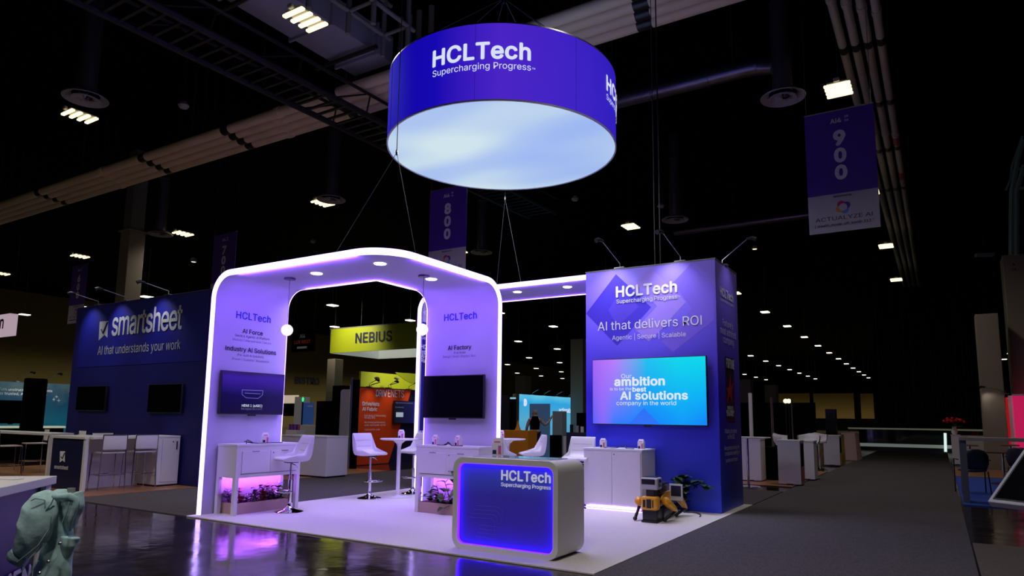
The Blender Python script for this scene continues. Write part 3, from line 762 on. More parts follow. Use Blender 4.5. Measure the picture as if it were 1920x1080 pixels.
# pendant lamps
def pendant(label, x, y, zc, zg):
    t = thing('pendant_lamp', label, 'lamp', (x, y, zg))
    MB().lathe([(0, 0), (.075, 0), (.08, .006), (.08, .024), (0, .024)], 28, (x, y, zc-.026)).build('ceiling_cap', M['black'], t, smooth=True, world=True)
    MB().tube([(x, y, zg+.07), (x, y, zc-.02)], .0035, 6).build('cord', M['cable'], t, world=True)
    MB().sph((x, y, zg), .082, 28).build('globe_shade', M['globe'], t, smooth='all', world=True)
    return t
pz = yp(538, 619, 6.47).z
pendant('glowing globe pendant lamp by the left archway panel', -7.79, 6.47, AT-TH, pz)
pendant('glowing globe pendant lamp before the rear archway panel', -5.97, 7.25, AT-TH, yp(791, 618, 7.25).z)

# ================================================================== BAGS AND CABLES
def treat_bag(label, loc, rz, h=.15, w=.1, d=.055, s=1):
    t = thing('paper_bag', label, 'bag', loc, rz); w *= s; h *= s; d *= s
    b = bmesh.new(); pr = [(-w/2, -d/2, 0), (w/2, -d/2, 0), (w/2, d/2, 0), (-w/2, d/2, 0), (-w/2, -d/2, h*.7), (w/2, -d/2, h*.7), (w/2, d/2, h*.7), (-w/2, d/2, h*.7),
        (-w*.36, -d*.08, h), (w*.36, -d*.08, h), (w*.36, d*.08, h), (-w*.36, d*.08, h)]
    V = [b.verts.new(p) for p in pr]
    for q in ((0, 3, 2, 1), (0, 1, 5, 4), (1, 2, 6, 5), (2, 3, 7, 6), (3, 0, 4, 7), (4, 5, 9, 8), (5, 6, 10, 9), (6, 7, 11, 10), (7, 4, 8, 11), (8, 9, 10, 11)): b.faces.new([V[i] for i in q])
    MB().merge(b).build('bag_body', M['paper'], t)
    MB().box(w*.12, w*.4, -d/2-.002, -d/2+.001, h*.06, h*.55).box(-w*.3, w*.3, -d/2+d*.1-.004, -d/2+d*.1, h*.72, h*.8).build('pink_stripe', M['pink'], t)
    MB().box(-w*.42, -w*.05, -d/2-.002, -d/2+.001, h*.06, h*.3).build('dark_label', M['textnavy'], t)
    return t
CH = CT+.96
treat_bag('small pale pink paper bag on the left console cabinet', (-8.45, 6.73, CH), deg(70))
treat_bag('small pale pink bag at the left end of the rear console cabinet', (-6.33, 8.07, CH), deg(-10))
treat_bag('small pale pink bag right of the cable on the rear console cabinet', (-5.9, 8.05, CH), deg(-15))
treat_bag('small pale pink bag standing on the round bar table', (-7.93, 9.15, CT+.995), deg(20))
treat_bag('pale pink bag with a dark label on the reception counter', (-4.22, 6.5, FH+.008), deg(18), h=.19, w=.12)
treat_bag('small pale pink bag at the left end of the lit-base cabinet', (-4.56, 10.1, .935), deg(-5))
treat_bag('small pale pink bag at the right end of the lit-base cabinet', (-3.93, 10.12, .935), deg(-5))
treat_bag('pale pink bag on the round table behind the archway post', (yp(940, 812, 10.7).x, 10.7, CT+.995), deg(30))
def cable(label, pts, r=.006, m='cable', smooth=True):
    P = [Vector(p) for p in pts]; Q = []
    for i in range(len(P)-1):
        a = P[max(0, i-1)]; b = P[i]; c = P[i+1]; d = P[min(len(P)-1, i+2)]
        for k in range(6):
            t = k/6; Q.append(.5*((2*b)+(c-a)*t+(2*a-5*b+4*c-d)*t*t+(3*b-a-3*c+d)*t**3))
    Q.append(P[-1]); o = MB().tube(Q, r, 6).build('cable', M[m], smooth='all'); tag(recenter(o), label, 'cable'); return o
cable('black coiled cable on the left console cabinet', [(-8.3, 6.3, CH+.006), (-8.42, 6.4, CH+.05), (-8.36, 6.46, CH+.006), (-8.45, 6.38, CH+.03), (-8.3, 6.48, CH+.006), (-8.35, 6.7, CH+.006), (-8.33, 6.95, CH+.006)])
cable('black tangled cable in the middle of the rear console cabinet', [(-6.25, 8.0, CH+.006), (-6.1, 8.02, CH+.01), (-6.05, 8.0, CH+.05), (-6.02, 8.04, CH+.006), (-6.08, 8.05, CH+.03), (-6.12, 8.0, CH+.01), (-6.02, 7.99, CH+.04), (-5.98, 8.0, CH+.006), (-5.8, 8.02, CH+.006)], .007)
cable('black cable and clip on top of the lit-base cabinet', [(-4.5, 10.0, .941), (-4.3, 10.02, .945), (-4.2, 10.1, .985), (-4.15, 10.05, .941), (-4.0, 10.0, .941)])
cable('black power cable on the white carpet behind the robot', [(-3.3, 10.15, CT+.02), (-3.15, 10.2, CT+.02), (-3.03, 10.1, CT+.008), (-2.98, 9.9, CT+.008)], .009)
cable('dark cable bundle on the carpet left of the lit-base cabinet', [(-4.95, 9.9, CT+.01), (-4.85, 9.78, CT+.05), (-4.78, 9.82, CT+.01), (-4.7, 9.75, CT+.01)], .012)

# ================================================================== QUADRUPED ROBOT
rob = thing('quadruped_robot', 'yellow and black four-legged robot sitting on the white carpet by the tower', 'robot', (-3.4, 9.3, CT), deg(4))
def rx(mb, *a, **k): return mb.box(*a, **k)
DY = -.28
MB().box(-.1, .1, -.34, -.04, 0, .17, .012).box(-.11, .11, -.36, .1, 0, .03, .006).build('charging_dock', M['black'], rob, smooth=True)
MB().box(-.095, .095, -.2, .62, .19, .33, .02).build('torso_frame', M['black'], rob, smooth=True)
hd = MB().box(-.115, .115, -.36, -.2, .16, .345, .035, seg=4); hd.build('front_shell', M['yellow'], rob, smooth=True)
MB().box(-.035, .03, -.37, -.355, .19, .31, .006).box(-.085, -.05, -.366, -.355, .2, .3, .004).box(.045, .06, -.366, -.355, .2, .3, .003).build('front_sensor', M['black'], rob)
sh = MB()
for sx in (-1, 1): sh.prism([(-.2, .3), (.05, .36), (.55, .38), (.6, .3), (.3, .25), (-.1, .24)], sx*.1-.012, sx*.1+.012, Matrix(((0, 0, 1, 0), (1, 0, 0, 0), (0, 1, 0, 0), (0, 0, 0, 1))))
sh.box(-.095, .095, .0, .55, .33, .352, .01); sh.build('back_shell', M['yellow'], rob)
def shell_leg(name, hip, knee, foot, m1=None):
    h = MB().tube([hip, Vector(hip).lerp(Vector(knee), .3), Vector(hip).lerp(Vector(knee), .8), knee], [.05, .058, .042, .026], 12).build('leg', M['yellow'], rob, smooth='all')
    MB().tube([knee, Vector(knee).lerp(Vector(foot), .5), foot], [.024, .02, .022], 10).sph(foot, .03, 12).build('shin', M['black'], h, smooth='all')
    return h
shell_leg('', (.16, -.17, .29), (.26, .06, .13), (.17, -.2, .035))
shell_leg('', (-.2, -.19, .27), (-.22, -.05, .2), (-.22, -.28, .035))
shell_leg('', (.16, .42, .33), (.24, .68, .1), (.17, .4, .035))
shell_leg('', (-.16, .42, .33), (-.22, .66, .1), (-.2, .4, .035))
MB().box(-.09, .12, -.05, .5, .0, .2, .03).build('underbody', M['black'], rob, smooth=True)
ph = MB().box(-.12, .12, -.34, -.12, .43, .59, .025, seg=3).build('sensor_head', mat('light grey casing', (.45, .45, .47, 1), .4), rob, smooth=True)
MB().box(-.105, .08, -.346, -.335, .5, .57, .006).box(.115, .124, -.3, -.18, .47, .57, .006).build('camera_window', M['screen'], ph)
MB().box(-.1, .08, -.28, -.1, .588, .6, .004).build('handle', M['black'], ph)
MB().box(-.06, .06, -.3, -.1, .34, .43, .012).build('neck_mount', M['black'], rob)
MB().box(-.05, .1, -.08, .26, .37, .5, .015).build('payload_box', M['black'], rob, smooth=True)
ry = MB().box(-.03, .12, -.05, .0, .45, .456).box(-.03, .12, -.05, .0, .42, .426); ry.build('payload_rails', M['chrome'], rob)
mk = MB().box(.1, .29, .3, .312, .24, .47, .004).build('marker_board', M['white'], rob)
MB().box(.125, .265, .296, .302, .3, .445).build('marker_field', M['textnavy'], mk)

# ================================================================== HANGING ROUND SIGN
DC, DR, DZ0, DZ1 = Vector((-5.86, 9.02, 0)), 1.86, 5.71, 6.86
drum = thing('hanging_round_sign', 'large round blue lightbox sign hanging over the booth', 'sign', (DC.x, DC.y, DZ0))
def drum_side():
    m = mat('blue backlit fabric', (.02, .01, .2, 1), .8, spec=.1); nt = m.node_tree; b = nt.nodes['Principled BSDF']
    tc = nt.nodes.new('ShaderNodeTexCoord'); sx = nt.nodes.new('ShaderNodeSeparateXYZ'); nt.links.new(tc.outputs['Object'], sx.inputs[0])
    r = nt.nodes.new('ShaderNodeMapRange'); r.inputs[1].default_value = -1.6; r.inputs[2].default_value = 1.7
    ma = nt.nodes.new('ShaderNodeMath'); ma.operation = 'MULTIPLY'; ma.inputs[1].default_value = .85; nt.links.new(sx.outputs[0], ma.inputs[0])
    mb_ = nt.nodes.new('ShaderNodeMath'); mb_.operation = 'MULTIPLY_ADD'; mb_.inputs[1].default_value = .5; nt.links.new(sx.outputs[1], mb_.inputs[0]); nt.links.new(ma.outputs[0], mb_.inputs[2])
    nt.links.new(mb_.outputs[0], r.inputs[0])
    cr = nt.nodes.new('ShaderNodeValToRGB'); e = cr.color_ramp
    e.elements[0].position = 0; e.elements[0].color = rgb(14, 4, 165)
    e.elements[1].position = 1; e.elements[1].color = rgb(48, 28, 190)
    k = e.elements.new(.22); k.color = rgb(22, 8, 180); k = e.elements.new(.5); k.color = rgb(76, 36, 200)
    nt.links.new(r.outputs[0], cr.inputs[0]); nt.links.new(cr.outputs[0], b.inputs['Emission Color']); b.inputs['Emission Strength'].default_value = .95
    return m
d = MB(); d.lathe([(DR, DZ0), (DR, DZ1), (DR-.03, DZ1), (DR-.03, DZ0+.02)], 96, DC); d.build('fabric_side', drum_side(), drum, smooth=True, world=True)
def drum_bottom():
    m = mat('pale sky backlit fabric', (.1, .1, .12, 1), .6); nt = m.node_tree; b = nt.nodes['Principled BSDF']
    tc = nt.nodes.new('ShaderNodeTexCoord'); mp = nt.nodes.new('ShaderNodeMapping'); mp.inputs['Rotation'].default_value = (0, 0, .6); mp.inputs['Scale'].default_value = (.45, 1.0, 1)
    nt.links.new(tc.outputs['Object'], mp.inputs[0])
    n = nt.nodes.new('ShaderNodeTexNoise'); n.inputs['Scale'].default_value = .62; n.inputs['Detail'].default_value = 1; nt.links.new(mp.outputs[0], n.inputs['Vector'])
    cr = nt.nodes.new('ShaderNodeValToRGB'); e = cr.color_ramp
    e.elements[0].position = .36; e.elements[0].color = rgb(150, 178, 232)
    e.elements[1].position = .68; e.elements[1].color = rgb(200, 222, 226)
    k = e.elements.new(.5); k.color = rgb(165, 190, 230)
    nt.links.new(n.outputs[0], cr.inputs[0]); nt.links.new(cr.outputs[0], b.inputs['Emission Color']); b.inputs['Emission Strength'].default_value = 1.02
    return m
MB().lathe([(0, DZ0+.012), (DR-.012, DZ0+.012)], 96, DC).build('fabric_base', drum_bottom(), drum, world=True)
MB().lathe([(DR-.016, DZ0), (DR+.006, DZ0), (DR+.006, DZ0+.02), (DR-.016, DZ0+.02), (DR-.016, DZ0)], 96, DC).build('lower_rim', mat('silver rim', (.5, .5, .6, 1), .4), drum, smooth=True, world=True)
MB().lathe([(DR-.03, DZ1-.01), (DR+.005, DZ1-.01), (DR+.005, DZ1+.01), (DR-.03, DZ1+.01), (DR-.03, DZ1-.01)], 96, DC).build('upper_rim', M['steel'], drum, smooth=True, world=True)
def on_drum(px, py):
    d = ray(px, py); a = d.x*d.x+d.y*d.y; bx = O.x-DC.x; by = O.y-DC.y; b = 2*(d.x*bx+d.y*by); c = bx*bx+by*by-DR*DR
    t = (-b-math.sqrt(max(0, b*b-4*a*c)))/(2*a); p = O+d*t; return math.atan2(p.y-DC.y, p.x-DC.x), p.z
def drum_text(s, pa, pb, m, bold=0, aend=None):
    a0, z0 = on_drum(*pa)
    if aend is None: a1, z1 = on_drum(*pb)
    else: a1, z1 = a0+aend, z0
    me = text_mesh(s, bold); 
    bm_ = bmesh.new(); bm_.from_mesh(me)
    for _ in range(2): 
        es = [e for e in bm_.edges if abs(e.verts[0].co.x-e.verts[1].co.x) > .12]
        if es: bmesh.ops.subdivide_edges(bm_, edges=es, cuts=2)
    bmesh.ops.triangulate(bm_, faces=bm_.faces[:]); bm_.to_mesh(me); bm_.free()
    xs = [v.co.x for v in me.vertices]; x0, x1 = min(xs), max(xs); L = (a1-a0)*DR; k = L/(x1-x0); zz = (z0+z1)/2
    for v in me.vertices:
        a = a0+(v.co.x-x0)*k/DR; h = v.co.y*k; v.co = Vector((math.cos(a)*(DR+.012+v.co.z), math.sin(a)*(DR+.012+v.co.z), zz-DZ0+h))
    me.materials.clear(); me.materials.append(m)
    o = bpy.data.objects.new('lettering', me); COL.objects.link(o); o.parent = drum; return L/DR
a_ = drum_text('HCLTech', (812, 126), (995, 115), M['textglow'], .025)
b_ = drum_text('Supercharging Progress', (812, 144), (995, 135), M['textglow'], .0)
drum_text('TM', (997, 131), (1003, 131), M['textglow'], 0)
drum_text('HCLTech', (1135.5, 168), None, M['textglow'], .025, aend=a_)
drum_text('Supercharging Progress', (1136, 186), None, M['textglow'], .0, aend=b_)
sm = MB()
for px in (891, 1080, 737):
    a, _ = on_drum(px, 100); sm.tube([(DC.x+math.cos(a)*(DR+.002), DC.y+math.sin(a)*(DR+.002), z) for z in (DZ0+.02, DZ1-.01)], .0028, 5)
sm.build('fabric_seam', mat('dark blue seam', (.02, .008, .3, 1), .6, em=(.01, .004, .25, 1), es=.6), drum, world=True)
for i in range(6):
    a = i*PI/3+.4; cable_p = [(DC.x+math.cos(a)*(DR-.02), DC.y+math.sin(a)*(DR-.02), DZ1), (DC.x+.05*math.cos(a), DC.y+.05*math.sin(a), 8.4)]
    MB().tube(cable_p, .006, 5).build('suspension_wire', M['wire'], drum, world=True)
MB().tube([(DC.x, DC.y, 8.35), (DC.x, DC.y, 11.6)], .012, 6).build('suspension_chain', M['wire'], drum, world=True)
l = lamp('lightbox_lamp', 'AREA', drum, (DC.x, DC.y, DZ0-.02), (.86, .87, 1), 100, 3.2, rot=(0, 0, 0)); l.data.shape = 'DISK'

# rigging bridles that carry the arches
def bridle(label, top, ends, ztop=11.595):
    t = thing('rigging_bridle', label, 'cable', top); top = Vector(top)
    MB().tube([top, (top.x, top.y, ztop)], .006, 5).build('drop_wire', M['wire'], t, world=True)
    for e in ends: MB().tube([top, e], .004, 5).build('bridle_wire', M['wire'], t, world=True)
    MB().sph(top, .03, 8, (.6, .6, 1.6)).build('hook', M['steel'], t, world=True)
    hb = MB()
    for e in ends: hb.sph((e[0], e[1], e[2]+.02), .025, 8)
    hb.build('shackle', M['redpipe'], t, world=True)
q = Vector((-6.9, 6.9, 0)); e1 = gp(694, 462, AT); e2 = gp(779, 475, AT)
bt = yp(744, 286, 6.75)
bridle('wire bridle hanging left of the round sign down to the archway roof', tuple(bt), [(-6.75, 6.25, AT), (-5.95, 7.1, AT)])
bt = yp(947, 372, 10.66)
bridle('wire bridle down to the glowing canopy behind the archway', tuple(bt), [(-7.0, 10.66, BT), (-6.45, 10.66, BT)])
t = MB().tube([(-3.92, 11.1, TT+.006), (-3.94, 11.1, 11.6)], .012, 8); tag(recenter(t.build('suspension_pole', M['darkmetal'])), 'thin black pole rising from the violet tower top', 'pole')
t = MB().tube([(-4.02, 11.1, TT+.006), (-4.03, 11.1, 11.6)], .007, 6); tag(recenter(t.build('suspension_wire', M['wire'])), 'thin wire beside the black pole above the violet tower', 'wire')

# ================================================================== CEILING: LIGHT FIXTURES ON THE HALL'S GRID
def high_bay(label, loc, group=None):
    t = thing('high_bay_light', label, 'light fixture', loc, group=group)
    MB().box(-.3, .3, -.2, .2, .04, .08, .01).box(-.38, -.3, -.06, .06, .05, .13, .02).build('housing', M['diff'], t)
    for k in range(4):
        x = -.27+k*.18; MB().box(x-.045, x+.045, -.26, .26, -.02, .035, .022, seg=3).build('tube', M['tube'], t, smooth=True)
    MB().tube([(0, 0, .08), (0, 0, 3.095)], .006, 5).build('hanger', M['wire'], t)
    return t
HB = high_bay('four tube light fixture beside the pale duct, upper left of the round sign', (-9.36, 7.8, 8.5), None)
special = {(-1, 0): 'four tube light fixture below the large air diffuser at upper left', (-1, 1): 'four tube light fixture beside the smaller air diffuser left of the bridle wires',
           (1, 1): 'four tube light fixture above the hanging 900 banner', (-2, 1): 'four tube light fixture right of the beige column, above the navy wall'}
HB.rotation_euler[2] = PI/2
XS, YS = 7.92, 7.75
FB = thing('high_bay_light', 'small glowing far light fixture on the dark hall ceiling', 'light fixture', (0, 0, 8.5))
_h = MB().box(-.36, .36, -.24, .24, .03, .09, .01).tube([(0, 0, .09), (0, 0, 3.095)], .012, 5).build('housing', M['diff'], FB)
_h = MB()
for k in range(4): _h.box(-.3+k*.16, -.18+k*.16, -.24, .24, -.02, .03)
_h.build('tube', M['tubefar'], FB); _used = False
for j in range(-2, 16):
    for i in range(-8, 3):
        if (i, j) == (0, 0): continue
        x, y = -9.36+i*XS, 7.8+j*YS
        if x > 12 or x < -64: continue
        d = Vector((x, y, 8.5))-O; dz = d.dot(FW)
        if j > 0 and dz < 1: continue
        u, v = CXP+FPX*d.dot(RT)/max(dz, .1), CYP-FPX*d.dot(UP)/max(dz, .1)
        if j > 0 and not (-60 < u < 1980 and v > -60): continue
        if j <= 0 and not (-5 <= i <= 1): continue
        lab = special.get((i, j))
        if dz > 42:
            if not _used: FB.location = (x, y, 8.5); FB.rotation_euler[2] = PI/2; FB['group'] = 'far hall ceiling lights'; _used = True
            else: dup(FB, (x, y, 8.5), PI/2, None, 'far hall ceiling lights')
        else:
            dup(HB, (x, y, 8.5), PI/2, lab or 'four tube light fixture hanging from the dark hall ceiling', None if lab else 'hall ceiling lights')
# the tubes' light is carried by lamps on the nearest fixtures
fx = [o for o in bpy.data.objects if o.name.startswith('high_bay_light')]
for o in fx:
    if o.location.y < 28 and o.location.x > -26:
        l = lamp('fixture_lamp', 'SPOT', o, (0, 0, -.06), (1, .92, .8), 330 if o.location.y > 3 else 1000, .3, rot=(0, 0, 0), spot=2.5, world=False)  # rows over and behind the camera boosted as added frontal fill
for o in fx:
    if (o.location.y > 108 and -36 < o.location.x < 0 and o.location.y < 120) or (o.location.x < -50 and 20 < o.location.y < 75):
        lamp('fixture_lamp', 'SPOT', o, (0, 0, -.06), (1, .9, .65), 2600, .3, rot=(0, 0, 0), spot=2.9, world=False)  # strong lamps added on far fixtures to wash the ochre and olive walls
# small far lamps between the grid rows
small = [((1415, 467), 'bright floodlight between the violet tower and the 900 banner'), ((363, 491), 'small round lamp right of the beige column'), ((587, 455), 'small round lamp left above the archway roof'),
         ((1078, 376), 'small round horn lamp below the round sign'), ((1239, 389), 'small tilted spotlight right below the round sign'), ((344, 202), 'small round sprinkler lamp at upper left')]
for (px, py), lab in small:
    p = gp(px, py, 8.2 if py < 480 else 7); t = thing('ceiling_floodlight', lab, 'light fixture', tuple(p))
    MB().lathe([(0, 0), (.09, 0), (.12, .05), (.06, .14), (0, .16)], 16).build('lamp_head', M['diff'], t, smooth=True)
    MB().lathe([(0, -.005), (.085, -.005), (0, -.02)], 16).build('lens', M['tube'] if px in (1415,) else M['globe'] if px in (363,) else M['diff'], t, smooth=True)
    MB().tube([(0, 0, .15), (0, 0, 11.6-p.z)], .01, 5).build('hanger', M['darkmetal'], t)

# air diffusers with drop ducts
def diffuser(label, loc, r=.46):
    t = thing('air_diffuser', label, 'air vent', loc)
    MB().lathe([(r*.62, .1), (r, .0), (r*1.02, .02), (r*.7, .13), (r*.62, .1)], 40).build('outer_ring', M['diff'], t, smooth=True)
    MB().lathe([(r*.3, .03), (r*.62, -.02), (r*.64, 0), (r*.34, .06), (r*.3, .03)], 36).build('inner_ring', M['diff'], t, smooth=True)
    v = MB()
    for k in range(10):
        a = k*PI/5; v.poly([(.03*math.cos(a), .03*math.sin(a), 0), (r*.55*math.cos(a), r*.55*math.sin(a), 0), (r*.55*math.cos(a+.35), r*.55*math.sin(a+.35), .05), (.03*math.cos(a+.35), .03*math.sin(a+.35), .03)])
    v.build('vanes', M['diff'], t, recalc=False)
    rings = []
    for k in range(16): rings += [(.2, .12+k*.14), (.212, .15+k*.14)]
    MB().lathe(rings, 24).tube([(0, 0, 2.3), (0, 0, 3.19)], .18, 16).build('drop_duct', M['ductblue'], t, smooth=True)
    return t
D1 = diffuser('large round air diffuser with a drop duct at upper left', tuple(gp(160, 186, 8.4)))
dup(D1, tuple(gp(621, 375, 8.4)), 0, 'round air diffuser with a drop duct left of the round sign')
dup(D1, tuple(gp(1468, 184, 8.4)), 0, 'round air diffuser with a ribbed drop duct left of the 900 banner')
dup(D1, tuple(gp(1266, 413, 8.4)), 0, 'dim round air diffuser above the violet tower, in the dark')
dup(D1, tuple(gp(903, 474, 8.4)), 0, 'dim round air diffuser right of the 800 banner')
dup(D1, tuple(gp(300, 440, 8.4)), 0, 'dim round air diffuser right of the beige column')

# pipes along the hall
def pipe_run(name, label, pts, r, m, joints, cat='pipe'):
    t = thing(name, label, cat, pts[0]); MB().tube(pts, r, 18).build('pipe', m, t, smooth=True, world=True)
    a, b = Vector(pts[0]), Vector(pts[-1]); d = (b-a).normalized()
    for s, kind in joints:
        p = a+d*s; mm = {'c': m, 'k': M['black'], 'r': M['redpipe']}[kind]; rr = {'c': 1.16, 'k': 1.02, 'r': 1.03}[kind]; ln_ = {'c': .16, 'k': .3, 'r': .7}[kind]
        MB().tube([p, p+d*ln_], r*rr, 18).build('collar' if kind == 'c' else 'clamp_band', mm, t, smooth=True, world=True)
    s = 2.0
    while s < (b-a).length:
        p = a+d*s; MB().tube([p+Vector((0, 0, r)), (p.x, p.y, 11.59)], .012, 5).build('hanger', M['wire'], t, world=True); s += 6.1
    return t
names = ['rearmost', 'third from the front', 'second from the front', 'foremost']
for k in range(4):
    y = 11.95-k*.33
    pipe_run('insulated_pipe', 'thick tan pipe crossing the ceiling, %s of four' % names[::-1][k], [(-38, y, 9.1), (4, y, 9.1)], .128, M['tanpipe'],
             [(s+k*.09, 'k') for s in (5, 11, 17.5, 21.5, 25.6, 33.4)]+[(s+k*.25, 'c') for s in (14.8, 23.2, 27.2)])
for k in range(4):
    x = -1.3+k*.24
    pipe_run('hall_pipe', 'slim pipe running down the aisle behind the 900 banner, %s from the left' % ['first', 'second', 'third', 'fourth'][k], [(x, 9, 9.42), (x, 46, 9.42)], .085, M['creampipe'],
             [(s, 'k') for s in (6.4, 9.6, 13, 17)]+[(4.4+k*.3, 'c'), (11.5+k*.2, 'c')]+([(3.6, 'r'), (12.2, 'r'), (15.5, 'r')] if k == 3 else []))
# blue-lit spiral duct right of the round sign
t = thing('spiral_duct', 'blue sheen spiral duct crossing right of the round sign', 'duct', (-5, 15.2, 9.2))
MB().tube([(-8, 15.3, 9.4), (-3.2, 15.3, 9.4), (-2.65, 15.3, 9.3), (-2.5, 15.25, 9.0)], .2, 20).build('duct', M['ductblue'], t, smooth=True, world=True)
for x in (-6.6, -3.6): MB().tube([(x, 15.3, 9.6), (x, 15.3, 11.59)], .012, 5).build('hanger', M['wire'], t, world=True)
for x in (-7, -5.6, -4.2, -3.1): MB().tube([(x, 15.3, 9.4), (x+.06, 15.3, 9.4)], .22, 20).build('seam_ring', M['ductblue'], t, smooth=True, world=True)
t = thing('spiral_duct', 'thin faintly lit duct in the dark left of the 900 banner', 'duct', (-5, 27, 9.2))
MB().tube([(-9, 27.3, 9.2), (-2.2, 27.3, 9.2)], .14, 16).build('duct', M['ductblue'], t, smooth=True, world=True)
for x in (-6.6, -3.0): MB().tube([(x, 27.3, 9.3), (x, 27.3, 11.59)], .012, 5).build('hanger', M['wire'], t, world=True)
for x in (-7, -5, -3.4): MB().tube([(x, 27.3, 9.2), (x+.08, 27.3, 9.2)], .16, 16).build('seam_ring', M['ductblue'], t, smooth=True, world=True)

# pale duct, catwalk and steelwork at upper left
t = thing('flat_duct', 'wide pale flat duct above the tubes at the top left', 'duct', (-11, 9, 9.5))
MB().box(-11.55, -10.35, 4, 11.2, 9.55, 10.2, .01).build('duct_body', M['ductwhite'], t, world=True)
for y in (7.5, 9.25, 10.6): MB().box(-11.62, -10.28, y, y+.05, 9.48, 10.25).build('flange', M['ductwhite'], t, world=True)
for y in (7.7, 10.3): MB().tube([(-11.9, y, 9.42), (-10.0, y, 9.42)], .05, 8).build('support_bar', M['darkmetal'], t, world=True)
t = thing('catwalk', 'black steel catwalk crossing above the tan pipes', 'catwalk', (-11.6, 9, 8.35))
for x in (-12.15, -11.1): MB().tube([(x, 3, 8.35), (x+.35, 20, 8.35)], .07, 8).build('lower_rail', M['darkmetal'], t, world=True)
for x in (-12.2, -11.05): MB().tube([(x, 3, 8.85), (x+.35, 20, 8.85)], .04, 8).build('upper_rail', M['darkmetal'], t, world=True)
gr = MB()
for k in range(56): gr.box(-12.15+k*.006, -11.1+k*.006, 3.2+k*.3, 3.26+k*.3, 8.33, 8.37)
gr.build('grating', M['darkmetal'], t, world=True)
for k in range(17):
    for x in (-12.18, -11.08): MB().tube([(x+.02*k, 3+k, 8.35), (x+.02*k, 4+k if k % 2 else 3.1+k, 8.85)], .02, 5).build('brace', M['darkmetal'], t, world=True)
for y in (5, 9, 13, 17):
    for x in (-12.2,): MB().tube([(x+.02*(y-3), y, 8.35), (x+.02*(y-3), y, 11.59)], .02, 5).build('hanger', M['darkmetal'], t, world=True)
t = thing('steel_frame', 'grey steel tube framework left above the round sign', 'steel frame', (-9.6, 10, 9.8))
for z in (9.7, 10.5):
    for x in (-9.9, -9.2): MB().tube([(x, 5, z), (x, 10.6, z)], .05, 10).build('long_tube', M['greypaint'], t, smooth=True, world=True)
for k in range(5):
    y = 6.2+k*1.05
    for x in (-9.9, -9.2): MB().tube([(x, y, 9.2), (x, y, 11.3)], .055, 10).build('post', M['greypaint'], t, smooth=True, world=True)
    MB().tube([(-9.9, y, 9.7), (-9.2, y, 9.7)], .04, 8).build('cross_tube', M['greypaint'], t, smooth=True, world=True)
for k, px in enumerate((752, 768, 785, 808)):
    p = yp(px, 60, 12.4)
    t = MB().tube([(p.x, 12.4+.0*k, 8.4), (p.x, 12.4, 11.6)], .06+.012*(k > 1), 12).tube([(p.x, 12.4, 9.4), (p.x, 12.4, 9.5)], .085, 12)
    tag(recenter(t.build('vertical_pipe', M['creampipe'], smooth=True)), 'cream vertical pipe above the round sign, %s from the left' % ['first', 'second', 'third', 'fourth'][k], 'pipe')
t = MB().tube([(-8.2, 10.2, 10.9), (-6.0, 9.5, 11.0), (-4.4, 9.9, 10.9)], .3, 18); tag(recenter(t.build('flexible_duct', M['ductblue'], smooth=True)), 'dark flexible duct behind the top of the round sign', 'duct')

# columns
def column(label, x, y, w, ztop, zlow=None, m=None, sign=None):
    t = thing('column', label, 'column', (x, y, 0)); zl = zlow or ztop
    MB().box(-w/2, w/2, -w/2, w/2, 0, zl, .02).build('column_shaft', m or M['concolumn'], t)
    if zlow:
        MB().box(-w/2-.06, w/2+.06, -w/2-.06, w/2+.06, zl, zl+.06).build('ledge', m or M['concolumn'], t)
        MB().box(-w*.42, w*.42, -w*.42, w*.42, zl+.06, ztop).build('upper_shaft', M['greypaint'], t)
    return t
g = yp(250, 437, 14); cz = g.z
column('beige column with a dark upper shaft behind the navy wall booth', g.x, 14, .62, 11.5, cz)
g = yp(627, 720, 33); column('olive beige column under the left corner of the lime sign', g.x, 33, .75, 5.2)
g = yp(981, 720, 50); column('beige column left of the far rows of lights', g.x, 50, 1.0, yp(981, 705, 50).z)
g = yp(1087, 700, 31); column('beige column seen just left of the violet tower', g.x, 31, .7, yp(1087, 637, 31).z)
g = yp(1906, 600, 27); cr_ = column('beige column at the right edge under the green lift', g.x+.2, 27, .95, yp(1903, 482, 27).z)
text(cr_, 'lettering', 'B', yp(1899, 498, 26.5), yp(1903, 498, 26.5), M['textnavy'], bold=.02); text(cr_, 'lettering', '1A', yp(1897, 507, 26.5), yp(1906, 507, 26.5), M['textnavy'], bold=.02)
g = yp(1857, 700, 26); column('narrow ochre column left of the right edge column', g.x, 26, .6, yp(1857, 590, 26).z)
for px, h, Y in ((1398, 712, 44), (1447, 722, 52)):
    g = yp(px, 740, Y); column('small far ochre column %s behind the black drapes' % ('left' if px < 1420 else 'right'), g.x, Y, .8, yp(px, h, Y).z)
# green truss lift at right edge
t = thing('truss_lift', 'pale green metal lift frame above the right edge column', 'lift', tuple(yp(1905, 480, 26.2)))
gm = mat('pale green metal', (.25, .42, .3, 1), .5)
def yl(pts, r, nm): MB().tube([yp(x, y, 26.2) for x, y in pts], r*1.6, 6).build(nm, gm, t, world=True)
yl([(1896, 478), (1897, 360), (1908, 300), (1918, 262)], .05, 'mast'); yl([(1906, 478), (1906, 360), (1920, 310)], .05, 'mast')
yl([(1895, 355), (1925, 352)], .035, 'cross_bar'); yl([(1903, 318), (1925, 314)], .03, 'cross_bar'); yl([(1896, 430), (1907, 430)], .03, 'cross_bar')
yl([(1886, 357), (1895, 335), (1897, 312), (1917, 255)], .022, 'handrail')

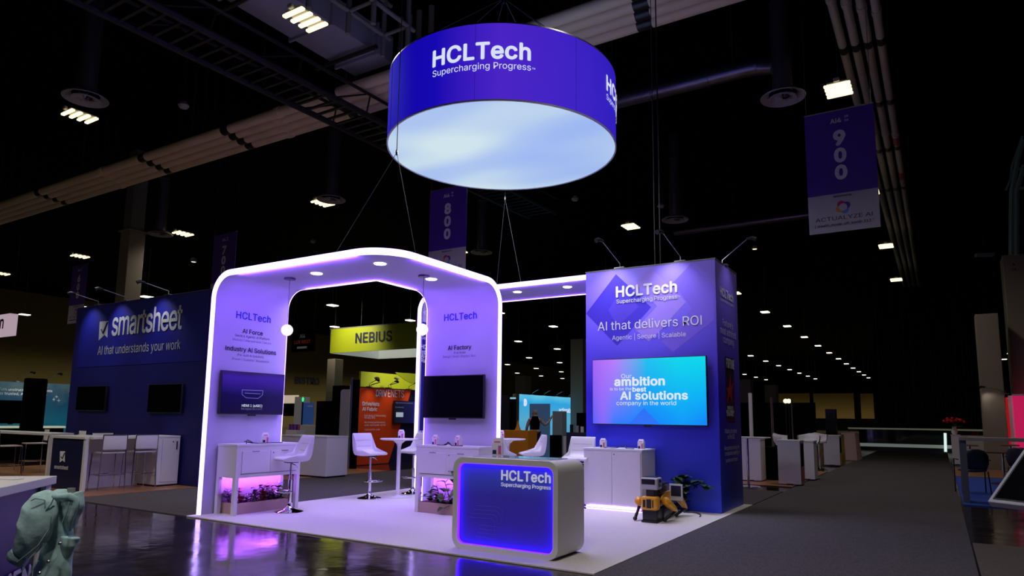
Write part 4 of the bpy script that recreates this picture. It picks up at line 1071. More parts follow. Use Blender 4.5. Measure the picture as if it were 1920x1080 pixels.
# ================================================================== HANGING NUMBER BANNERS
BANM = ramp_em('purple banner print', 2, [(0, (.01, .003, .08, 1)), (1, (.03, .008, .12, 1))], .0, base=(.11, .035, .42, 1))
def hall_banner(label, num, px, pyt, Y, wd=1.22, ht=2.42, ztop=None, split=.69, full=True):
    p = yp(px, pyt, Y); x, zt = p.x, p.z
    t = thing('hanging_banner', label, 'banner', (x, Y, zt-ht)); zb = zt-ht; zm = zt-ht*split
    MB().box(x-wd/2, x+wd/2, Y-.004, Y+.004, zm, zt).build('purple_field', mat('purple banner print', (.1, .03, .42, 1), .45, noise=.25, scale=2), t, world=True)
    MB().box(x-wd/2, x+wd/2, Y-.004, Y+.004, zb, zm).build('white_field', mat('white banner print', (.6, .58, .62, 1), .6), t, world=True)
    MB().tube([(x-wd/2, Y, zt), (x+wd/2, Y, zt)], .015, 8).build('hanging_rod', M['steel'], t, world=True)
    for s in (-1, 1): MB().tube([(x+s*wd*.47, Y, zt), (x+s*wd*.47, Y, 11.6)], .005, 5).build('hanging_wire', M['wire'], t, world=True)
    T = lambda s, cx, z, w_, m, **k: text(t, 'lettering', s, (x+cx-w_/2, Y-.004, z), (x+cx+w_/2, Y-.004, z), m, **k)
    k = wd/1.22
    T('Ai4', -.05*k, zt-.26*k, .2*k, M['textwhite'], bold=.03); T('20', .14*k, zt-.18*k, .07*k, M['textwhite'], bold=.04); T('26', .14*k, zt-.26*k, .07*k, M['textwhite'], bold=.04)
    for i, ch in enumerate(num): T(ch, 0, zt-(.7+i*.34)*k, .22*k, M['textwhite'], bold=.05)
    T('Sponsored by', 0, zm-.07*k, .32*k, M['textnavy'], bold=.02)
    T('ACTUALYZE AI', 0, zb+.23*k, .98*k, M['textnavy'], hs=.75, bold=-.01); T('{ stealth_mode: off, booth 313 }', 0, zb+.12*k, 1.02*k, M['textnavy'], bold=.012)
    cols = [(.6, .02, .12, 1), (.15, .03, .4, 1), (.1, .3, .8, 1), (.8, .35, .08, 1)]
    zc = zb+.47*k
    for q in range(4):
        b = MB(); a0 = PI*.9-q*PI/2
        pts = [(math.cos(a0-u)*(.1+.035*math.sin(u*2))*k, math.sin(a0-u)*(.1+.035*math.sin(u*2))*k) for u in [PI/2*i/8 for i in range(9)]]
        pin = [(math.cos(a0-u)*.072*k, math.sin(a0-u)*.072*k) for u in [PI/2*i/8 for i in range(9)]]
        b.poly([(x+p_[0], Y-.008, zc+p_[1]) for p_ in pts+pin[::-1]]); b.build('ring_logo', mat('logo colour %d' % q, cols[q], .6), t, world=True, recalc=False)
    return t
hall_banner('purple hanging banner numbered 900 with a white sponsor field', '900', 1571, 206, 14.0)
p8 = gp(841, 352, 7.42); hall_banner('purple hanging banner numbered 800 below the round sign', '800', 841, 352, p8.y)
p7 = gp(423, 438, 7.42); hall_banner('dark hanging banner numbered 700 behind the archway corner', '700', 423, 438, p7.y)
p6 = gp(151, 497, 7.42); hall_banner('dark hanging banner numbered 600 left of the beige column', '600', 151, 497, p6.y)

# ================================================================== NAVY WALL BOOTH (left)
SY = 8.10
nw = thing('exhibit_wall', 'tall navy blue wall with a large white logo, left of the archway', 'exhibit wall', (-14.5, SY, .02))
navy = mat('navy blue fabric wall', (.004, .003, .15, 1), .6)
xl, xr = -17.15, -11.75
MB().box(xl, xr, SY, SY+.25, .02, 3.84, .01).build('wall_body', navy, nw, world=True)
MB().box(xl+.25, xr-.35, SY-.006, SY+.002, 2.42, 3.78).build('logo_field', mat('slightly lighter navy print', (.007, .009, .24, 1), .55), nw, world=True)
LS = YP(SY-.01)
blk(nw, 'lettering', [('smartsheet', (209, 629), (341, 616), dict(bold=.012, hs=1.28, spacing=.92)), ('AI that understands your work', (183, 665), (338, 655), dict(hs=1.2))], LS, mat('pale grey print', (.5, .5, .5, 1), .6))
lg = MB(); lg.poly([tuple(LS(x, y)) for x, y in ((187, 603), (203, 602), (201.5, 633), (196, 628), (185, 638))]); lg.build('logo_mark', mat('pale grey mark', (.5, .5, .47, 1), .6), nw, world=True, recalc=False)
ck = MB(); ck.tube([yp(x, y, SY-.016) for x, y in ((190, 618), (193.5, 625), (202, 604))], .022, 4); ck.build('logo_check', navy, nw, world=True)
for i, (px, lab) in enumerate([(180, 'left'), (232, 'middle'), (310, 'right')]):
    x = yp(px, 570, SY).x
    arm_light('%s arm spotlight on top of the navy wall' % lab, x, SY+.05, -.3, -.9, L=.5, up=.12, e=60, z=3.84, col=(.75, .78, 1), tgt=(x, SY, 2.9))
tvl = tv('dark screen near the left end of the navy wall', 'y', -16.65, -15.43, 1.43, 1.98, SY-.07, M['screen'])
tvr = tv('dark screen near the right end of the navy wall', 'y', -13.8, -12.65, 1.40, 1.98, SY-.07, M['screen'])
SF = .02
def slab_table(label, x0, x1, y0, y1, h=.96):
    t = thing('bar_height_table', label, 'table', ((x0+x1)/2, (y0+y1)/2, SF))
    MB().box(x0, x1, y0, y1, h-.045, h, .004).build('tabletop', M['white'], t, world=True)
    MB().box(x0, x0+.06, y0+.02, y1-.02, SF, h-.045).build('end_panel', M['white'], t, world=True)
    return t
def slab_table(label, x0, x1, y0, y1, h=.96, z=SF):
    t = thing('bar_height_table', label, 'table', ((x0+x1)/2, (y0+y1)/2, z))
    MB().box(x0, x1, y0, y1, h-.045, h, .004).build('tabletop', M['white'], t, world=True)
    return t
tt = slab_table('long white bar table with two white stools before the navy wall', -13.35, -12.68, 6.46, 7.60, .965)
MB().box(-13.3, -13.24, 6.5, 7.58, SF, .92).build('side_panel', M['white'], tt, world=True)
stc = tall_cabinet('white locked cabinet at the right end of the navy booth bar table', -13.3, -12.62, 7.62, 8.06, SF, .965, parts=False, strip=False)
MB().box(-12.622, -12.61, 7.70, 8.04, SF+.08, .90, .002).build('door', M['white'], stc, world=True)
MB().box(-12.612, -12.60, 7.98, 8.0, .70, .86).box(-12.612, -12.60, 7.90, 7.92, .84, .86).build('handle', M['black'], stc, world=True)
PY_ = 6.40
bx_ = yp(96, 860, PY_).x; bx2 = -12.86
bp_ = thing('branded_panel_counter', 'dark blue counter end with a small white logo, left of the two stools', 'counter', ((bx_+bx2)/2, PY_, SF))
MB().box(bx_, bx2, PY_, PY_+.05, SF, .915).build('front_panel', mat('very dark navy panel', (.006, .008, .06, 1), .5), bp_, world=True)
MB().box(bx2, bx2+.07, PY_-.01, PY_+.05, SF, .92).build('white_edge', M['white'], bp_, world=True)
MB().box(bx_-.05, bx2+.07, PY_-.03, PY_+.05, .92, .965, .004).box(bx_-.05, -13.36, PY_+.05, PY_+.6, .92, .965, .004).build('tabletop', M['white'], bp_, world=True)
LB = YP(PY_-.01)
text(bp_, 'lettering', 'smartsheet', LB(102, 879), LB(128, 880), M['textwhite'], bold=.01)
lm = MB(); lm.poly([tuple(LB(x, y)) for x, y in ((112.5, 846), (122, 846), (121.5, 867), (117, 863), (112, 867))]); lm.build('logo_mark', M['textwhite'], bp_, world=True, recalc=False)
lm = MB(); lm.tube([yp(x, y, PY_-.02) for x, y in ((114, 856), (116.5, 860), (121, 849))], .008, 4); lm.build('logo_check', M['textnavy'], bp_, world=True)
t2 = slab_table('white bar table at the far left with metal stools, beyond the foreground counter', -19.5, -15.3, 6.9, 7.4, .965)
MB().box(-19.45, -19.39, 6.95, 7.35, SF, .92).box(-15.36, -15.30, 6.95, 7.35, SF, .92).build('end_panel', M['white'], t2, world=True)
def frame_stool(label):
    """open metal bar stool with a white sling back; user faces +y, back towards -y"""
    t = thing('bar_stool', label, 'stool')
    for x, y in ((-.2, -.2), (.2, -.2), (-.2, .2), (.2, .2)):
        MB().tube([(x*1.1, y*1.1, 0), (x, y, .66)]+([(x, y-.03, .98)] if y < 0 else []), .011, 8).build('leg', M['chrome'], t, smooth=True)
    MB().box(-.2, .2, -.2, .2, .65, .675, .008).build('seat', M['leather'], t, smooth=True)
    MB().box(-.195, .195, -.232, -.222, .72, .97, .003).build('backrest', M['leather'], t, smooth=True)
    MB().tube([(-.2, -.2, .69), (.2, -.2, .69)], .008, 6).tube([(-.2, -.233, .98), (.2, -.233, .98)], .01, 6).build('back_bar', M['black'], t)
    f = MB()
    for a, b in (((-.21, -.21), (.21, -.21)), ((-.21, .21), (.21, .21)), ((-.21, -.21), (-.21, .21)), ((.21, -.21), (.21, .21))): f.tube([(*a, .27), (*b, .27)], .008, 6)
    f.build('stretcher', M['chrome'], t); return t
fs = frame_stool('left white-backed metal stool at the navy booth bar table'); fs.location = (-12.78, 6.80, SF); fs.rotation_euler = (0, 0, deg(84))
dup(fs, (-12.76, 7.36, SF), deg(86), 'right white-backed metal stool at the navy booth bar table')
dup(fs, (-13.85, 7.32, SF), deg(-95), 'far metal stool on the other side of the navy booth bar table')
dup(fs, (-16.6, 6.75, SF), deg(-6), 'white-backed metal stool left of the dark blue counter end')
dup(fs, (-17.6, 7.68, SF), deg(170), 'shaded metal stool far left, behind the first white-backed one')
dup(fs, (-16.0, 7.68, SF), deg(175), 'shaded metal stool seen just left of the dark blue counter end')
t = MB().box(0, .3, 0, .3, 0, .42, .02); o = t.build('waste_bin', M['blackmatte'], smooth=True); o.location = (-14.3, 7.5, SF); tag(o, 'small black bin in the shade under the navy booth bar table', 'bin')

# teal wall booth beyond
X2 = -24.0
tw = thing('exhibit_wall', 'teal printed wall about trusted data at the far left', 'exhibit wall', (X2, 10, 0))
a, b = xp(-40, 712, X2), xp(140, 722, X2); zt_ = (a.z+b.z)/2
teal = ramp_em('teal city print', 2, [(0, (.004, .03, .06, 1)), (.45, (.003, .09, .14, 1)), (.75, (.004, .05, .1, 1)), (1, (.05, .1, .12, 1))], .75, nscale=5, namp=.5)
MB().box(X2-.1, X2, min(a.y, b.y), max(a.y, b.y), .0, zt_).build('wall_body', teal, tw, world=True)
LT = XP(X2+.01)
blk(tw, 'lettering', [('Turn unstructured documents', (-4, 732), (98, 735)), ('into trusted, AI-ready data', (-8, 740), (87, 742), {}), ('TUNE', (118, 735), (142, 737)), ('AI', (128, 743), (136, 743.5))], LT, M['textwhite'], bold=.015)
sp_ = MB()
for cx, cy, r in ((106, 744, 3.4), (101, 749, 3.6), (110, 751, 4.2)):
    pts = []
    for k in range(8):
        rr = r if k % 2 == 0 else r*.3; pts.append(tuple(LT(cx+rr*math.sin(k*PI/4), cy-rr*math.cos(k*PI/4)*1.1)))
    sp_.poly(pts)
sp_.build('sparkle_icon', M['textwhite'], tw, world=True, recalc=False)
for px, lab in ((32, 'left'), (84, 'right')):
    p = xp(px, 716, X2); arm_light('%s white arm light on top of the teal wall' % lab, X2-.05, p.y, .9, .3, L=.55, up=.2, e=30, z=zt_, tgt=(X2, p.y, 1.6), col=(.9, 1, .95))
p = xp(63, 760, X2+2); t = MB().box(X2+1.9, X2+2.1, p.y-.28, p.y+.28, 0, 2.35, .05, seg=3); tag(recenter(t.build('kiosk', M['blackmatte'], smooth=True)), 'tall dark kiosk standing before the teal wall', 'kiosk')
for a0, b0, lab in ((2, 46, 'left'), (70, 120, 'right')):
    q0, q1 = xp(a0, 799, X2+1), xp(b0, 799, X2+1)
    t = thing('counter', '%s counter with a lit pale top before the teal wall' % lab, 'counter', (X2+.9, (q0.y+q1.y)/2, 0))
    MB().box(X2+.6, X2+1, q0.y, q1.y, 0, q0.z-.06).build('counter_body', M['blackmatte'], t, world=True)
    MB().box(X2+.55, X2+1.05, q0.y-.03, q1.y+.03, q0.z-.06, q0.z, .005).build('countertop', glow('lit pale counter top', (.7, .75, .55, 1), .5), t, world=True)
q0, q1 = xp(0, 755, X2+1.2), xp(52, 760, X2+1.2)
tv('dark screen before the left part of the teal wall', 'x', q0.y, q1.y, 1.05, 1.72, X2+1.1, M['screen'])
# white cube sign with the letter n
p = yp(0, 590, 12); q = yp(14, 628, 12)
t = thing('hanging_box_sign', 'pale hanging sign ending in a black letter n at the left edge', 'sign', (p.x, 12, q.z))
MB().box(p.x-1.6, q.x, 12, 12.3, q.z, p.z, .02).build('sign_body', glow('pale pink lightbox', (.55, .4, .48, 1), .75), t, world=True)
text(t, 'lettering', 'n', yp(-1, 616, 11.99), yp(6, 616, 11.99), M['textnavy'], bold=.02)
for x in (p.x-1.2, q.x-.2): MB().tube([(x, 12.15, p.z), (x, 12.15, 11.6)], .006, 5).build('hanging_wire', M['wire'], t, world=True)

# ================================================================== FOREGROUND COUNTER AND DENIM JACKET (left edge)
corner = gp(107, 892, .98)
d1 = Vector((math.sin(deg(-46)), math.cos(deg(-46)), 0)); d2 = Vector((-d1.y, d1.x, 0))   # d1 away from the viewer, d2 to the left
fc = thing('display_counter', 'white-topped counter with a blue front and large letters at the lower left', 'counter', (corner.x, corner.y, 0)); fc.rotation_euler = (0, 0, math.atan2(-d1.y, -d1.x))
# local x runs from the far corner towards the viewer, local y to the left... 
ly = -1 if Vector((0, 1, 0)).cross(Vector((0, 0, 1))).dot(Vector((1, 0, 0))) < 0 else 1
Rz = Matrix.Rotation(fc.rotation_euler[2], 3, 'Z'); yl_ = Rz @ Vector((0, 1, 0)); sg_ = 1 if yl_.dot(d2) > 0 else -1
def lb(x0, x1, y0, y1, z0, z1, bev=0):
    ya, yb = sorted((y0*sg_, y1*sg_)); return MB().box(x0, x1, ya, yb, z0, z1, bev)
lb(0, 2.2, 0, .75, .93, .98, .003).build('countertop', M['white'], fc)
lb(.02, .1, .02, .1, 0, .93).build('corner_post', M['white'], fc)
fpm = mat('deep blue front panel', (.006, .006, .12, 1), .35)
lb(.1, 2.2, .05, .09, .04, .93).build('front_panel', fpm, fc)
lb(.02, 2.2, .09, .73, 0, .1).build('plinth', M['white'], fc)
fn = d2*-1; fp0 = corner+d2*.045
def FP(x, y): return pp(x, y, fp0, d2)
# SIEMENS: only the last four letters fall inside the frame
eS = FP(73, 1048); eB = FP(73, 1084); eM = FP(-4, 1072); hcap = eS.z-eB.z
dirx = (eS-eM); dirx.z = 0; full = dirx.length/.655; dirx.normalize()
te = text_mesh('SIEMENS', .03); xs = [v.co.x for v in te.vertices]; ys = [v.co.y for v in te.vertices]
kx = full/(max(xs)-min(xs)); ky = hcap/(max(ys)-min(ys))
for v in te.vertices:
    v.co = Vector((eS.x, eS.y, eB.z))-dirx*((max(xs)-v.co.x)*kx)+Vector((0, 0, (v.co.y-min(ys))*ky))-d2*(.006+v.co.z)
te.transform(Matrix.Translation(-fc.location)); te.transform(Matrix.Rotation(-fc.rotation_euler[2], 4, 'Z'))
te.materials.clear(); te.materials.append(mat('grey violet letters', (.62, .56, .78, 1), .6)); o = bpy.data.objects.new('lettering', te); COL.objects.link(o); o.parent = fc
pc = gp(20, 899, .98); t = MB().box(-.06, .06, -.035, .035, 0, .004); o = t.build('card', M['white']); o.location = (pc.x, pc.y, .981); o.rotation_euler = (0, 0, .3); tag(o, 'small white card lying on the lower left counter', 'card')

JP = corner+Vector((.03, .03, 0))
pole = pp(121, 1030, corner+d2*-.35, d1)   # pole in front of the counter's end
polex = gp(124, 1000, .45); PX, PY = corner.x-.05, corner.y-.28
def JPt(px, py, dd=0):  # jacket points on the upright plane through the pole, facing the viewer; dd = depth towards the viewer
    n = Vector((FW.x, FW.y, 0)).normalized(); p = pp(px, py, Vector((PXY.x, PXY.y, 0)), n); return p-n*dd
dirp = ray(122, 1040); PXY = O+dirp*(4.55/ math.hypot(dirp.x, dirp.y))
cr = thing('crutch', 'grey adjustable crutch pole holding the denim jacket', 'crutch', (PXY.x, PXY.y, 0))
pt = JPt(127, 985); MB().tube([(PXY.x, PXY.y, .0), (PXY.x, PXY.y, pt.z)], .013, 12).build('pole', M['greypaint'], cr, smooth=True, world=True)
MB().tube([(PXY.x, PXY.y, .0), (PXY.x, PXY.y, .55)], .017, 12).build('lower_tube', M['steel'], cr, smooth=True, world=True)
MB().tube([(PXY.x, PXY.y, .0), (PXY.x, PXY.y, .04)], .026, 12).build('rubber_foot', M['black'], cr, smooth=True, world=True)
MB().tube([(PXY.x, PXY.y, pt.z-.02), (PXY.x, PXY.y, pt.z+.2)], .02, 12).build('arm_cuff', M['greypaint'], cr, smooth=True, world=True)
hl = MB()
for k in range(6): q = Vector((PXY.x, PXY.y, .3+k*.035))-Vector((FW.x, FW.y, 0)).normalized()*.016; hl.sph(q, .005, 6)
hl.build('adjustment_holes', M['black'], cr, world=True)
jk = thing('denim_jacket', 'light blue denim jacket hung over a crutch at the lower left', 'jacket', (PXY.x, PXY.y, .4))
def cloth_tube(pts, rx_, rd, name, m, seed=1, n=28, amp=.008, parent=jk, sub=2, flat=None):
    """elliptical cloth body along px points; rx in m across view, rd depth"""
    P = [JPt(x, y, d) for x, y, d in pts]; b = bmesh.new(); rnd = random.Random(seed); rings = []
    nf = Vector((FW.x, FW.y, 0)).normalized(); K = 5
    PP = []
    for i in range(len(P)-1):
        for k in range(K): PP.append((P[i].lerp(P[i+1], k/K), rx_[i]+(rx_[i+1]-rx_[i])*k/K, rd[i]+(rd[i+1]-rd[i])*k/K))
    PP.append((P[-1], rx_[-1], rd[-1])); ph = [rnd.uniform(0, 6) for _ in range(6)]
    for i, (c, a, dd) in enumerate(PP):
        t = (PP[min(i+1, len(PP)-1)][0]-PP[max(i-1, 0)][0]).normalized(); s = t.cross(nf).normalized()
        row = []
        for k in range(n):
            an = 2*PI*k/n
            w = 1+amp/.05*(.35*math.sin(3*an+ph[0]+i*.25)+.25*math.sin(5*an-ph[1]+i*.4)+.2*math.sin(i*1.1+ph[2]+2*an))
            row.append(b.verts.new(c+s*math.cos(an)*a*w-nf*math.sin(an)*dd*w))
        rings.append(row)
    for i in range(len(rings)-1):
        for k in range(n): b.faces.new((rings[i][k], rings[i][(k+1) % n], rings[i+1][(k+1) % n], rings[i+1][k]))
    b.faces.new(rings[0][::-1]); b.faces.new(rings[-1])
    o = MB().merge(b).build(name, m, parent, smooth='all', world=True); md = o.modifiers.new('s', 'SUBSURF'); md.levels = 1; md.render_levels = 1; return o
cloth_tube([(118, 917, .0), (116, 930, .02), (108, 965, .02), (112, 1005, 0), (105, 1050, 0), (98, 1085, 0), (92, 1120, 0)], [.03, .075, .085, .075, .09, .10, .10], [.03, .06, .07, .05, .06, .06, .05], 'jacket_body', M['denim'], 3)
cloth_tube([(112, 918, .07), (108, 930, .09), (100, 955, .1), (87, 990, .1), (70, 1015, .09), (56, 1035, .08)], [.03, .075, .095, .09, .07, .045], [.02, .04, .055, .055, .045, .035], 'sleeve', M['denim'], 5)
cloth_tube([(56, 1033, .08), (50, 1040, .08), (44, 1047, .075)], [.048, .052, .05], [.035, .038, .034], 'cuff', M['denimseam'], 6, amp=.003)
cloth_tube([(140, 925, .03), (146, 945, .04), (141, 965, .04), (137, 990, .03)], [.06, .055, .045, .03], [.05, .05, .04, .02], 'hanging_front', M['denim'], 8)
cloth_tube([(138, 1003, .03), (134, 1020, .03), (128, 1045, .02)], [.05, .045, .02], [.035, .035, .02], 'pocket_flap', M['denim'], 9)
col = MB(); cl = [JPt(x, y, d) for x, y, d in ((122, 925, .1), (133, 928, .1), (150, 927, .09), (160, 933, .08), (157, 952, .08), (148, 970, .07), (144, 992, .06))]
col.tube(cl, [.012, .016, .02, .018, .016, .014, .008], 8); col.build('collar', M['denim'], jk, smooth='all', world=True)
sm = MB()
for pts in ([(133, 927), (127, 940), (118, 950)], [(97, 932), (104, 928), (116, 932), (117, 944)], [(160, 935), (157, 952), (148, 972)], [(128, 962), (124, 985), (110, 1012), (85, 1032), (72, 1042)], [(115, 1010), (95, 1035), (80, 1060)], [(110, 1040), (98, 1060), (88, 1078)]):
    sm.tube([JPt(x, y, .162 if x < 112 else .14) for x, y in pts], .0035, 5)
sm.build('seam', M['denimseam'], jk, world=True)
bt_ = MB()
for x, y in ((137, 1012), (116, 1045), (100, 1066)): bt_.sph(JPt(x, y, .11), .009, 8)
bt_.build('button', M['steel'], jk, world=True)

# ================================================================== MIDDLE BACKGROUND
# plain white storage counter
mc = tall_cabinet('plain white storage counter seen between the archway legs', -13.2, -11.6, 10.9, 11.55, SF, .93, parts=False, strip=False)
# lime sign box
NY = 34
def P3(px, py, Y=NY): return yp(px, py, Y)
a, b, c, d_ = P3(619, 617), P3(619, 662), P3(800, 606), P3(800, 652)
ls = thing('hanging_box_sign', 'lime green hanging sign with black capital letters', 'sign', (a.x, NY, b.z))
x0, x1, z0, z1 = a.x, c.x+2, b.z, a.z; dd = 5
MB().box(x0, x1, NY, NY+.08, z0, z1).box(x0, x0+.08, NY, NY+dd, z0, z1).box(x0, x1, NY+dd, NY+dd+.08, z0, z1).build('outer_fabric', M['lime'], ls, world=True)
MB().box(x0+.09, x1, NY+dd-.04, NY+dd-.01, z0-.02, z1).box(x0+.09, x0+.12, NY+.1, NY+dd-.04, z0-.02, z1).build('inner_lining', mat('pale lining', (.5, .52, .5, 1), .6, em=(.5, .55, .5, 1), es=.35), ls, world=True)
MB().box(x0, x1, NY-.02, NY+.1, z1-.03, z1+.03).build('top_frame', M['greypaint'], ls, world=True)
for x in (x0+.5, x0+3, x0+5): MB().tube([(x, NY, z1), (x, NY, 11.6)], .015, 5).build('hanging_wire', M['wire'], ls, world=True)
text(ls, 'lettering', 'NEBIUS', P3(666, 643, NY-.02), P3(735, 639, NY-.02), M['textnavy'], bold=.02)
l = lamp('sign_fill', 'SPOT', ls, (x0+2.4, NY-3.5, z1+1.5), (1, .95, .8), 1100, .3, spot=1.5); aim(l, (x0+2.4, NY, (z0+z1)/2), (x0+2.4, NY-3.5, z1+1.5))  # unseen bodiless spot, strengthened to brighten the lime fabric
# lower lime wall
X3 = xp(677, 700, -21).x
p, q = xp(677, 696, -21), xp(790, 702, -21)
lw = thing('exhibit_wall', 'lime green wall with darker triangles above the orange wall', 'exhibit wall', (-21, (p.y+q.y)/2, 0))
MB().box(-21.1, -21, p.y, q.y+1, 0, p.z).build('wall_body', M['lime'], lw, world=True)
tr = MB(); tr.poly([tuple(xp(x, y, -20.98)) for x, y in ((740, 698), (784, 701), (784, 722), (765, 716))]); tr.build('printed_triangle', M['limedark'], lw, world=True, recalc=False)
l = lamp('wall_lamp', 'SPOT', lw, (-18, p.y+1.5, p.z+1), (1, .95, .8), 420, .3, spot=1.8); aim(l, (-21, p.y+2.5, p.z-.8), (-18, p.y+1.5, p.z+1))
for px, lab in ((712, 'left'), (748, 'right')):
    p = xp(px, 717, -20.5); t = MB().tube([(-.5, 0, -.1), (0, 0, 0), (.3, -.5, .15)], .02, 6).sph((.3, -.5, .15), .12, 10, (1, 1, .5)); o = t.build('display_lamp', M['greypaint'], smooth=True); o.location = p; tag(o, '%s grey display lamp before the lime wall' % lab, 'lamp')
# orange wall
X4 = -13.98
p, q = xp(670, 724, X4), xp(772, 731, X4); r0 = xp(760, 800, X4)
ow = thing('exhibit_wall', 'orange red exhibit wall behind the round bar table', 'exhibit wall', (X4, (p.y+q.y)/2, 0)); hz = (p.z+q.z)/2
orm = mat('orange red print', (.8, .07, .004, 1), .55)
MB().box(X4-.12, X4, p.y-.05, q.y+.6, 0, hz).build('wall_body', mat('dark navy print', (.006, .008, .05, 1), .5), ow, world=True)
sh_ = MB(); qa = [(668, 726), (771, 731.5), (758, 778), (745, 816), (728, 873.5), (664, 874)]
P_ = [xp(x, y, X4+.004) for x, y in qa]; sh_.poly([(X4+.004, v.y, max(0.02, min(v.z, hz-.01))) for v in P_]); sh_.build('orange_print', orm, ow, world=True, recalc=False)
MB().box(X4-.12, X4+.02, p.y-.16, p.y-.05, 0, hz+.02).build('edge_post', M['white'], ow, world=True)
LO = XP(X4+.012)
blk(ow, 'lettering', [('DRIV', (704.5, 743), (724.5, 744), dict(bold=.014, hs=1.3)), ('ENETS', (727, 744), (757, 746), dict(hs=1.3, bold=0)), ('DriveNets', (679, 760.5), (711, 761), dict(bold=.02)), ('AI Fabric', (679, 770), (707, 771), dict(bold=.02)),
    ('Full stack AI Networking', (683, 780), (723, 782)), ('for any XPU', (683, 784.5), (703, 785.5)), ('Maximized performance,', (683, 793), (722, 794)), ('scale-out & scale-across', (683, 798), (723, 799)), ('Optimized for scale', (683, 807), (712, 807))], LO, M['textwhite'])
for px in (694, 730, 768):
    v = xp(px, 725, X4); arm_light('%s white arm light on top of the orange wall' % {694: 'left', 730: 'middle', 768: 'right'}[px], X4-.03, v.y, .9, -.2, L=.35, up=.1, e=14, z=hz, tgt=(X4, v.y, 1.4), col=(1, .93, .85))
vA, vB = xp(739, 751, X4+.1), xp(790, 794, X4+.1)
dtv = tv('dark information screen on the orange wall', 'x', vA.y, vB.y, vB.z, vA.z, X4+.11, ramp_em('dark blue display', 1, [(0, (.001, .001, .006, 1)), (.6, (.003, .004, .05, 1)), (1, (.01, .01, .3, 1))], 1))
blk(dtv, 'lettering', [('High performance networking', (742, 756), (774, 757.5)), ('AI cluster fabric', (741, 764.5), (757, 765))], XP(X4+.118), M['scrdim'])
v = xp(743, 773, X4+.12); v2 = xp(756, 782, X4+.12); MB().box(X4+.112, X4+.12, v.y, v2.y, v2.z, v.z).build('display_picture', glow('screen pale box', (.5, .6, .7, 1), .6), dtv, world=True)
# black drape panel and grey panel left of the orange wall
g = gp(655, 880); b_r = yp(669, 800, g.y)
t = MB().box(g.x, b_r.x, g.y, g.y+.05, 0, yp(660, 712, g.y).z); tag(recenter(t.build('black_partition', M['blackmatte'])), 'black panel standing left of the orange wall', 'panel')
t = MB().tube([(g.x, g.y-.04, 0), (g.x, g.y-.04, yp(655, 708, g.y).z)], .03, 8); tag(recenter(t.build('drape_pole', M['steel'], smooth=True)), 'thin steel pole at the left edge of the black panel', 'pole')
g = gp(650, 866); w0, w1 = yp(636, 800, g.y).x, yp(656, 800, g.y).x
t = MB().prism(rrect(w0, w1, 0, yp(646, 730, g.y).z, .1), g.y, g.y+.12, Matrix(((1, 0, 0, 0), (0, 0, 1, 0), (0, 1, 0, 0), (0, 0, 0, 1)))); tag(recenter(t.build('partition', M['wallwhite'])), 'pale grey violet rounded panel behind the white storage counter', 'panel')
def pbox(name, label, cat, px0, px1, pyt, Y, z0=0, th=.4, m=None, pyb=None, bev=0):
    a = yp(px0, pyt, Y); b = yp(px1, pyt, Y)
    if pyb is not None: z0 = yp((px0+px1)/2, pyb, Y).z
    t = MB().box(a.x, b.x, Y, Y+th, z0, (a.z+b.z)/2, bev); o = t.build(name, m or M['blackmatte'], smooth=bool(bev)); recenter(o); tag(o, label, cat); return o
pbox('black_drape', 'large black drape block behind the white storage counter', 'drape', 594, 634, 752, 17, m=M['blackmatte'])
pbox('black_drape', 'tall black drape column left of the pale rounded panel', 'drape', 624, 645, 723, 17.6, m=M['blackmatte'])
pbox('partition', 'narrow pale post left of the small blue poster', 'panel', 553, 567, 744, 19, m=M['white'])
pbox('header_board', 'small pale lit header board with an arm light, left of the green dot lamp', 'panel', 528, 557, 741, 19.2, pyb=756, th=.1, m=mat('warm white header', (.7, .62, .5, 1), .6, em=(.8, .65, .5, 1), es=.5))
pbox('television', 'dark screen under the small pale header board', 'television', 528, 556, 757, 19.1, pyb=780, th=.06, m=M['screen'])
o = pbox('poster', 'small blue poster with a white mark beside the black drapes', 'poster', 566, 588, 755, 18.6, pyb=796, th=.05, m=glow('blue poster', (.01, .04, .16, 1), .7))
text(o, 'lettering', 'nebula', yp(576, 763, 18.58), yp(586, 763, 18.58), M['textwhite'], bold=.02)
pbox('counter', 'white topped counter in front of the small blue poster', 'counter', 560, 590, 797, 18.3, m=M['white'])
p = yp(568, 749, 18.5); t = MB().sph((0, 0, 0), .06, 12, (1, .4, 1.6)); o = t.build('indicator_lamp', glow('green indicator', (.02, .9, .25, 1), 1.2)); o.location = p; MB().box(p.x-.02, p.x+.02, p.y-.02, p.y+.02, 0, p.z-.09).build('lamp_post', M['black'], o, world=True); tag(o, 'small glowing green lamp above the blue poster', 'lamp')
sh = thing('display_shelf', 'low shelf with red and blue cans right of the left archway panel', 'shelf', tuple(yp(545, 806, 14)))
p = yp(536, 806, 14); q = yp(556, 806, 14)
MB().box(p.x, q.x, 14, 14.35, 0, p.z).build('shelf_body', M['white'], sh, world=True)
for k in range(6):
    x = p.x+.04+(q.x-p.x-.08)*k/5; t = MB().lathe([(0, 0), (.03, 0), (.033, .01), (.033, .15), (.025, .17), (0, .17)], 12)
    o = t.build('drink_can', M['redpipe'] if k % 2 else M['textblue'], smooth=True); o.location = (x, 14.12, p.z+.001); tag(o, '%s can on the shelf right of the left archway panel' % ('red' if k % 2 else 'blue'), 'can', '%s cans on the shelf' % ('red' if k % 2 else 'blue'))
